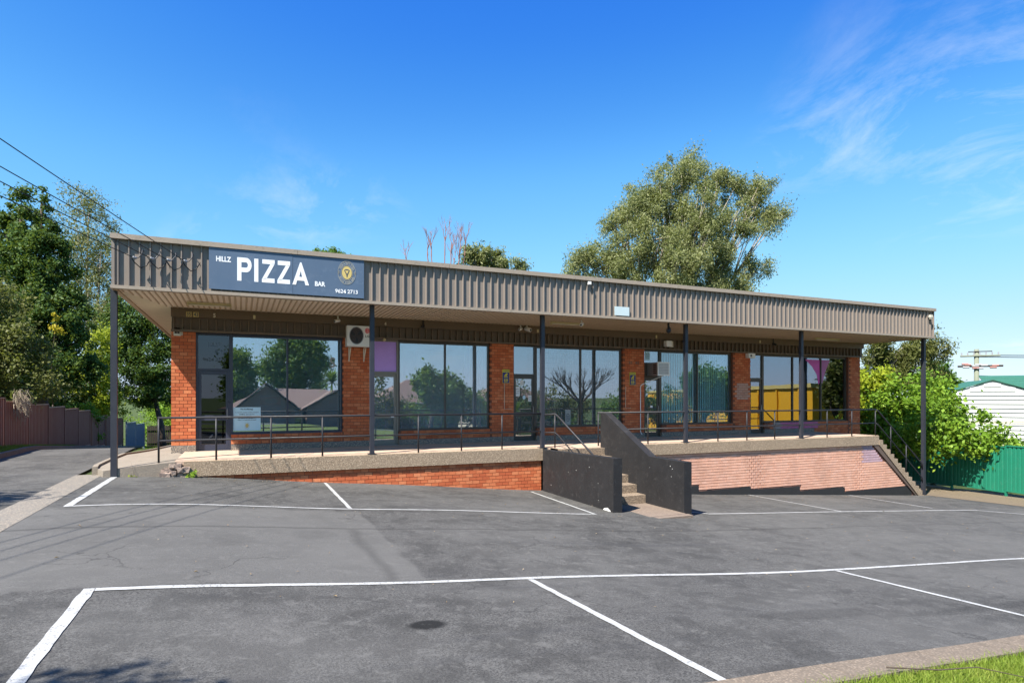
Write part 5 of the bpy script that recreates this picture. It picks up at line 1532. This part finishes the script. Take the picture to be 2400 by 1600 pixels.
# big gum behind the roof
GB = []
for (px_, py_, t_, rpx) in ((1600, 395, 45, 48), (1560, 445, 44, 62), (1680, 430, 46, 60), (1770, 455, 46, 52), (1810, 505, 46, 38), (1500, 470, 44, 55), (1440, 520, 44, 50), (1620, 490, 43, 75), (1720, 520, 44, 62), (1530, 550, 43, 75), (1410, 590, 44, 55), (1640, 570, 43, 70), (1365, 625, 44, 40), (1470, 620, 43, 65), (1580, 630, 42, 72), (1700, 625, 44, 55), (1770, 625, 45, 32), (1735, 665, 44, 36), (1660, 670, 43, 50)):
    p = gpt(px_, py_ + 10, t_); r_ = rpx / 1437 * t_ * .96
    GB.append((*p, r_, r_, r_ * .95))
tree('gum_tree', (27.8, 35.6, -3), GB, L['gum'], M['gumbark'], 'big spreading gum tree rising behind the roof', 125000, .19, 2.7, .58, 31, .28, .30, aspect=3.0, droop=1.1, branches=260, spread=.92, jit=.2)
GB = [(*gpt(x, y, 60), r_ / 1437 * 60, r_ / 1437 * 60, r_ / 1437 * 60 * .8) for x, y, r_ in ((1110, 606, 30), (1150, 600, 28), (1175, 618, 20), (1215, 622, 14))]
tree('far_gum_tree', (GB[1][0], GB[1][1], -4), GB, L['gum'], M['gumbark'], 'small gum tree top just showing over the middle of the roof', 9000, .30, 4.5, .5, 32, .25, .6, aspect=3, droop=.6, branches=24)
GB = [(*gpt(x, y, 70), r_ / 1437 * 70, r_ / 1437 * 70, r_ / 1437 * 70) for x, y, r_ in ((755, 600, 16), (787, 598, 17), (800, 606, 14))]
tree('far_tree', (GB[1][0], GB[1][1], -4), GB, L['mid'], M['bark'], 'tiny tuft of tree top peeking over the roof above the sign', 3200, .3, 6, .42, 33, .2, .7, branches=8)
# bare shrub over the roof
bt = empty('bare_tree', (*gpt(1040, 931, 42)[:2], -3), 'leafless reddish tree whose upright twigs show above the roof', 'tree')
bm_ = MB(); rr = random.Random(41)
def twig(p, d, ln, r_, depth):
    q = p + d * ln
    bm_.tube([p, p.lerp(q, .5) + Vector((rr.uniform(-.05, .05), rr.uniform(-.05, .05), 0)) * ln, q], [r_, r_ * .8, r_ * .6], 4 if depth else 5, cap=False)
    if depth <= 0: return
    for k in range(rr.choice((2, 3, 3))):
        nd = (d + Vector((rr.uniform(-.42, .42), rr.uniform(-.42, .42), rr.uniform(-.05, .3)))).normalized()
        twig(p.lerp(q, rr.uniform(.45, 1.0)), nd, ln * rr.uniform(.5, .78), r_ * .55, depth - 1)
bb = Vector((*gpt(1040, 931, 42)[:2], -3))
for px_, py_ in ((955, 585), (1000, 570), (1012, 545), (1040, 545), (1050, 560), (1085, 545), (1095, 540), (1075, 575), (1065, 590)):
    q = Vector(gpt(px_, py_ + 55, 42)); q.y += rr.uniform(-.8, .8)
    s_ = Vector((bb.x, bb.y, 3.5))
    bm_.tube([s_, s_.lerp(q, .5), q], [.055, .045, .035], 5, cap=False)
    twig(q, (Vector((q.x - s_.x, q.y - s_.y, 0)) * .06 + Vector((0, 0, 1))).normalized(), 1.15 * rr.uniform(.75, 1.15), .042, 4)
bm_.tube([bb, (bb.x, bb.y, 3.55)], [.16, .09], 7)
add('trunk', bm_, M['twig'], bt)

# right: leafy shrub over the green fence, yellow-green shrub, background trees
SB_ = []
for (px_, py_, t_, rpx) in ((2130, 950, 25, 62), (2070, 975, 25.5, 55), (2200, 955, 25, 55), (2260, 985, 25, 48), (2160, 1020, 23.0, 52), (2230, 1035, 22.2, 40), (2090, 1040, 25.4, 45), (2300, 1030, 22.3, 30), (2330, 1060, 22.0, 20), (2180, 920, 25.6, 40), (2375, 1062, 24.5, 24)):
    p = gpt(px_, py_, t_ + 2.6); r_ = rpx / 1437 * (t_ + 2.6); SB_.append((*p, r_, r_ * .75, r_))
tree('leafy_shrub', (29.4, 18.2, -2.6), SB_, L['bright'], M['gumbark'], 'sprawling bright green leafy shrub with pale stems over the green fence', 17000, .18, 4.2, .42, 51, .10, .18, aspect=1.6, cat='shrub', branches=120, shell=.55)
SB_ = [(*gpt(x, y, 29.5), r_ / 1437 * 29.5, r_ / 1437 * 29.5, r_ / 1437 * 29.5) for x, y, r_ in ((2045, 905, 36), (2040, 950, 40), (2075, 890, 26), (2050, 1000, 40))]
tree('yellowish_shrub', (28.9, 24.0, -2.6), SB_, L['lime'], M['bark'], 'yellowish green shrub right beside the last brick pier', 6500, .22, 4.5, .4, 52, .1, .3, cat='shrub', branches=20)
SB_ = [(*gpt(x, y, 48), r_ / 1437 * 48, r_ / 1437 * 48, r_ / 1437 * 48 * .8) for x, y, r_ in ((2050, 830, 42), (2100, 835, 45), (2150, 830, 42), (2190, 815, 26), (2120, 870, 50), (2195, 880, 24), (2060, 880, 40))]
tree('rusty_gum_tree', (40.5, 36, -4), SB_, L['olive'], M['gumbark'], 'brownish green gum tree behind the right end of the awning', 17000, .26, 3.4, .5, 53, .2, .5, aspect=3, droop=.4, branches=60)
SB_ = [(*gpt(x, y, 62), r_ / 1437 * 62, r_ / 1437 * 62, r_ / 1437 * 62 * .9) for x, y, r_ in ((2190, 870, 24), (2215, 885, 20), (2165, 895, 26), (2240, 905, 12))]
tree('far_green_tree', (SB_[0][0], SB_[0][1], -4), SB_, L['mid'], M['bark'], 'small green tree left of the distant power pole', 6000, .28, 4.5, .5, 54, .2, .5, branches=12)
SB_ = []
for k in range(16):
    p = gpt(2150 + k * 22, 935, 100); SB_.append((p[0], p[1], -1.5 + .8 * math.sin(k * 2.1), 2.6, 2.6, 2.0))
tree('distant_hedge', (SB_[8][0], SB_[8][1], -4.5), SB_, L['mid'], M['bark'], 'low line of distant trees beyond the white house', 12000, .4, 2.5, .8, 55, .2, .5, branches=6)

# ------------------------------------------------------------------ across the street (seen mirrored in the shop windows)
def hip_house(name, x0, x1, y0, y1, zb, ze, zr, label, gables=(), wallm='housebrick', roofm='roof_tile'):
    e = empty(name, ((x0 + x1) / 2, (y0 + y1) / 2, zb), label, 'house')
    add('wall', B(x0, x1, y0, y1, zb, ze), M[wallm], e)
    o = .55; hd = (y1 - y0) / 2 + o
    a = [(x0 - o, y0 - o, ze - .1), (x1 + o, y0 - o, ze - .1), (x1 + o, y1 + o, ze - .1), (x0 - o, y1 + o, ze - .1)]
    r0 = (x0 - o + hd, (y0 + y1) / 2, zr); r1_ = (x1 + o - hd, (y0 + y1) / 2, zr)
    m = MB(); m.v += a + [r0, r1_]; m.f += [(0, 1, 5, 4), (1, 2, 5), (2, 3, 4, 5), (3, 0, 4), (3, 2, 1, 0)]
    add('roof', m, M[roofm], e, fix=True)
    add('gutter', B(x0 - o - .05, x1 + o + .05, y1 + o, y1 + o + .1, ze - .15, ze - .03), M['cream'], e)
    for (gx, gw, gz, gy) in gables:
        add('gable_wall', MB().prism([(gx - gw, zb), (gx + gw, zb), (gx + gw, ze), (gx, gz - .15), (gx - gw, ze)], 'y', y1, y1 + gy), M[wallm], e, fix=True)
        for s_ in (-1, 1):
            add('gable_roof', MB().prism([(gx, gz), (gx + s_ * (gw + .5), ze - .25), (gx + s_ * (gw + .5), ze - .13), (gx, gz + .12)], 'y', (y0 + y1) / 2, y1 + gy + .4), M[roofm], e, fix=True)
    for k in range(3):
        wx = x0 + (x1 - x0) * (.2 + .3 * k)
        w = add('window', B(wx - .8, wx + .8, y1 + .005, y1 + .04, zb + 1.0, zb + 2.2), M['white'], e)
        add('pane', B(wx - .74, wx + .74, y1 + .041, y1 + .05, zb + 1.06, zb + 2.14), M['glass5'], w)
    return e
hip_house('brick_house', -1.5, 12.5, -39, -31, -2.4, .35, 2.3, 'brown tiled brick house across the street mirrored in the first window', gables=((2.2, 2.6, 2.75, 2.2), (9.0, 3.0, 2.1, 2.2)))
hip_house('dark_house', 14.2, 24, -44, -35, -3.2, .8, 3.6, 'dark two storey looking house across the street mirrored in the second window')
hip_house('cream_house', 27.5, 38.5, -46, -38, -3.6, .9, 3.0, 'cream rendered house across the street mirrored in the middle window', wallm='cream')
ye = empty('yellow_building', (52, -22, -4.2), 'long yellow commercial shed across the road mirrored in the right hand windows', 'building')
ya, yb_ = Vector((41.5, .5)), Vector((70.0, -60.0))
dy_ = (yb_ - ya).normalized(); ny_ = Vector((-dy_.y, dy_.x))
def yp_(s, o, z): 
    q = ya + dy_ * s + ny_ * o; return (q.x, q.y, z)
LY = (yb_ - ya).length
add('wall', MB().hexa([yp_(0, 0, -4.2), yp_(LY, 0, -4.2), yp_(LY, 18, -4.2), yp_(0, 18, -4.2), yp_(0, 0, 2.15), yp_(LY, 0, 2.15), yp_(LY, 18, 2.15), yp_(0, 18, 2.15)]), M['orange'], ye, fix=True)
add('parapet', MB().hexa([yp_(-.2, -.2, 2.16), yp_(LY, -.2, 2.16), yp_(LY, 18.2, 2.16), yp_(-.2, 18.2, 2.16), yp_(-.2, -.2, 2.5), yp_(LY, -.2, 2.5), yp_(LY, 18.2, 2.5), yp_(-.2, 18.2, 2.5)]), M['gold'], ye, fix=True)
for k in range(14):
    s_ = 2 + k * 4.6
    add('pilaster', MB().hexa([yp_(s_, -.12, -4.2), yp_(s_ + .3, -.12, -4.2), yp_(s_ + .3, -.002, -4.2), yp_(s_, -.002, -4.2), yp_(s_, -.12, 2.15), yp_(s_ + .3, -.12, 2.15), yp_(s_ + .3, -.002, 2.15), yp_(s_, -.002, 2.15)]), M['orange'], ye, fix=True)
def mirror_pt(px, py, t):
    p = gpt(px, py, t); return (p[0], 2 * (YG) - p[1], p[2])
def mtree(name, blobs_px, t, leaf, label, n, size, seed, zb=-2.5, **k):
    bl_ = [(*mirror_pt(x, y, t), r_ / 1437 * t * .82, r_ / 1437 * t * .82, r_ / 1437 * t * .86) for x, y, r_ in blobs_px]
    c_ = bl_[0]
    return tree(name, (c_[0], c_[1], zb), bl_, L[leaf], M['bark'], label, n, size, seed=seed, **k)
mtree('street_tree', [(560, 850, 28), (575, 890, 30), (555, 915, 30), (580, 930, 22)], 66, 'mid', 'green tree across the street mirrored at the left of the first window', 9000, .38, 61, rad=.7, trunk_r=.3)
mtree('street_tree', [(670, 820, 32), (720, 815, 36), (640, 860, 30), (690, 870, 38), (745, 850, 28), (650, 895, 30), (740, 890, 28)], 84, 'mid', 'broad green tree behind the tiled house mirrored in the first window', 15000, .45, 62, rad=.9, trunk_r=.4)
mtree('street_tree', [(1000, 880, 18), (985, 905, 24), (1020, 910, 24), (1065, 915, 28), (1090, 935, 28), (1040, 945, 30)], 60, 'mid', 'loose green tree and bushes across the street mirrored in the second window', 9000, .36, 63, rad=.6, trunk_r=.25)
mtree('street_tree', [(1640, 880, 30), (1670, 900, 34), (1650, 930, 36), (1700, 940, 26)], 52, 'mid', 'round green tree across the road mirrored behind the aqua blinds', 8000, .34, 64, rad=.6, trunk_r=.25)
mtree('street_tree', [(1960, 850, 22), (1955, 890, 30), (1975, 920, 26), (1945, 935, 22)], 46, 'olive', 'olive gum tree mirrored at the right end of the last window', 7000, .3, 65, rad=.5, trunk_r=.2)
for k in range(11):
    xx = -26 + k * 7.6
    if k in (3, 4): continue
    tree('street_bush', (xx, -26 - (k % 3) * 3, -2.4), [(xx - 1.6, -26 - (k % 3) * 3, -.2, 2.3, 1.6, 2.0), (xx + 1.2, -26.5 - (k % 3) * 3, .5, 2.3, 1.6, 2.4 + (k % 2) * 1.1), (xx + 3.6, -26 - (k % 3) * 3, -.3, 2.2, 1.5, 1.8)], L[('mid', 'dark', 'olive')[k % 3]], M['bark'],
         ('first', 'second', 'third', '', '', 'fourth', 'fifth', 'sixth', 'seventh', 'eighth', 'ninth')[k] + ' bush from the left in the hedge across the street', 4200, .36, 3, .6, 100 + k, .1, cat='shrub', group='bushes across the street', branches=5)
# leafless street tree mirrored in the middle window
bt2 = empty('leafless_street_tree', (*mirror_pt(1360, 960, 44)[:2], -3), 'leafless spreading street tree mirrored in the middle shop window', 'tree')
bm_ = MB(); rr = random.Random(43)
bb = Vector((*mirror_pt(1360, 960, 44)[:2], -3.0)); fk = Vector((bb.x, bb.y, .9))
bm_.tube([bb, fk], [.28, .2], 8)
for k in range(7):
    a = k * .9
    twig(fk, Vector((math.cos(a) * .8, math.sin(a) * .8, .75)).normalized(), 1.5, .09, 5)
add('trunk', bm_, M['bark'], bt2)
# palm-like cordylines in front of the last shops (mirrored), and a street palm
def spiky(name, base, h, label, ln=.75, n=60, seed=1):
    e = empty(name, base, label, 'plant')
    b = Vector(base); rg = random.Random(seed)
    add('stem', MB().tube([b - Vector((0, 0, .1)), b + Vector((.03, 0, h * .5)), b + Vector((0, 0, h))], .06, 7, .045), M['bark'], e, smooth=True)
    m = MB(); c_ = b + Vector((0, 0, h))
    for k in range(n):
        a = rg.uniform(0, 6.283); el = rg.uniform(-.5, 1.3)
        d = Vector((math.cos(a) * math.cos(el), math.sin(a) * math.cos(el), math.sin(el))); s_ = Vector((-math.sin(a), math.cos(a), 0)) * .022 * ln / .75
        l_ = ln * rg.uniform(.7, 1.1)
        p1 = c_ + d * l_ * .5; p2 = c_ + d * l_ - Vector((0, 0, .18 * l_))
        i = len(m.v); m.v += [tuple(c_ - s_), tuple(c_ + s_), tuple(p1 + s_), tuple(p1 - s_), tuple(p2)]
        m.f += [(i, i + 1, i + 2, i + 3), (i + 3, i + 2, i + 4)]
    add('leaves', m, L['mid'], e)
spiky('cordyline_plant', (16.5, -1.0, g(16.5, -1)), 2.0, 'spiky cordyline by the road mirrored in the last shop door', 1.0, 70, 71)
spiky('cordyline_plant', (20.8, -1.5, g(20.8, -1.5)), 1.2, 'low spiky cordyline by the road mirrored in the last window', .9, 60, 72)
spiky('palm_tree', (8.6, -30.0, -2.2), 5.2, 'palm tree across the street mirrored at the right of the first window', 2.2, 90, 73)
# trees beside the drive at the camera's left: their shade reaches the lot
tree('drive_tree', (-11.6, 7.4, -.4), [(-9.7, 8.8, 6.2, 1.7, 1.5, 1.3), (-8.9, 9.7, 5.3, .9, .9, .7), (-10.9, 8.0, 5.6, 1.6, 1.5, 1.3)], L['mid'], M['bark'], 'green tree left of the driveway whose shade falls on the concrete edge', 8000, .24, 4, .5, 81, .18)
tree('verge_tree', (-6.6, .2, -.4), [(-6.4, .25, 6.2, .6, .4, .4), (-5.05, 1.62, 5.9, .55, .12, .15), (-7.4, .0, 5.6, 1.1, .9, .9)], L['mid'], M['bark'], 'green verge tree whose shadow touches the bottom left corner of the lot', 9000, .13, 4, .34, 82, .14)

# ------------------------------------------------------------------ grass verge and small plants
def grass(name, x0, x1, y0, y1, n, h, seed, label, dz=0.0):
    rg = np.random.default_rng(seed)
    x = rg.uniform(x0, x1, n); y = rg.uniform(y0, y1, n); z = G(x, y) + dz
    if y1 < 4:
        kp = y < 2.93 + .055 * np.maximum(0, x - 2.9)
        x, y, z = x[kp], y[kp], z[kp]; n = len(x)
    a = rg.uniform(0, 6.283, n); hh = h * rg.uniform(.4, 1.3, n); w = .0035 * rg.uniform(.7, 1.5, n) * (h / .05) ** .5
    lean = rg.normal(size=(n, 2)) * .55
    V = np.empty((n, 3, 3), 'f')
    V[:, 0] = np.stack([x - np.cos(a) * w, y - np.sin(a) * w, z], 1)
    V[:, 1] = np.stack([x + np.cos(a) * w, y + np.sin(a) * w, z], 1)
    V[:, 2] = np.stack([x + lean[:, 0] * hh, y + lean[:, 1] * hh, z + hh], 1)
    me = bpy.data.meshes.new(name)
    me.vertices.add(n * 3); me.vertices.foreach_set('co', V.ravel())
    me.loops.add(n * 3); me.loops.foreach_set('vertex_index', np.arange(n * 3, dtype='i'))
    me.polygons.add(n); me.polygons.foreach_set('loop_start', np.arange(0, n * 3, 3, dtype='i')); me.polygons.foreach_set('loop_total', np.full(n, 3, 'i'))
    me.update(calc_edges=True)
    return add(name, me, L['grass'], None, label, 'grass', None, 'stuff')
sheet('grass_verge', -14, 16, -6.0, 3.2, .5, .035, ground_mat('verge_ground', (.10, .14, .03), (.15, .18, .05), (.08, .09, .03)))
grass('grass', 2.2, 10.0, 1.4, 3.32, 110000, .055, 5, 'short bright green grass behind the kerb at the bottom right', .035)
grass('grass', -7.1, -6.05, 16.0, 30.0, 16000, .09, 6, 'sparse grass growing along the foot of the brown fence', .09)
grass('grass', -5.8, -3.0, 46.3, 50.0, 9000, .12, 8, 'small lawn at the end of the driveway', -.02)
add('twig', MB().tube([(4.35, 3.02, g(4.35, 3.1) + .10), (4.7, 2.86, g(4.7, 2.9) + .11), (5.05, 2.80, g(5.0, 2.8) + .12), (5.35, 2.62, g(5.3, 2.6) + .08)], .006, 5, .003), M['bark'], None, 'thin dark fallen twig lying across the kerb and grass', 'twig')
tree('weed', (-.98, 14.93, -.36), [(-.98, 14.93, -.30, .09, .06, .07)], L['bright'], M['bark'], 'small bright green weed at the foot of the walkway edge', 60, .09, 60, .06, 91, .004, cat='weed', branches=3)
tree('weed', (-2.05, 14.95, -.30), [(-2.05, 14.95, -.27, .07, .05, .04)], L['lime'], M['bark'], 'tiny yellowish weed between the left post and the broken corner', 40, .05, 60, .04, 92, .003, cat='weed', branches=3)
# fallen leaves and grit on the asphalt
rg = np.random.default_rng(77)
n = 420
x = np.concatenate([rg.uniform(-2, 22, 250), rg.uniform(9.5, 23.5, 90), rg.uniform(-1.1, 7.4, 80)]); y = np.concatenate([rg.uniform(5, 14.8, 250), rg.uniform(13.8, 14.95, 90), rg.uniform(14.5, 14.98, 80)])
z = G(x, y) + .012
a = rg.uniform(0, 6.28, n); s = rg.uniform(.008, .026, n)
V = np.empty((n, 4, 3), 'f')
for k, (u, v) in enumerate(((-1, 0), (0, -.45), (1, 0), (0, .45))):
    V[:, k] = np.stack([x + s * (u * np.cos(a) - v * np.sin(a)), y + s * (u * np.sin(a) + v * np.cos(a)), z + (.010 if k % 2 else 0)], 1)
me = bpy.data.meshes.new('fallen_leaves'); me.from_pydata(V.reshape(-1, 3).tolist(), [], np.arange(n * 4).reshape(n, 4).tolist()); me.update()
add('fallen_leaves', me, L['litter'], None, 'scattered dry leaves and grit on the asphalt', 'leaves', None, 'stuff')
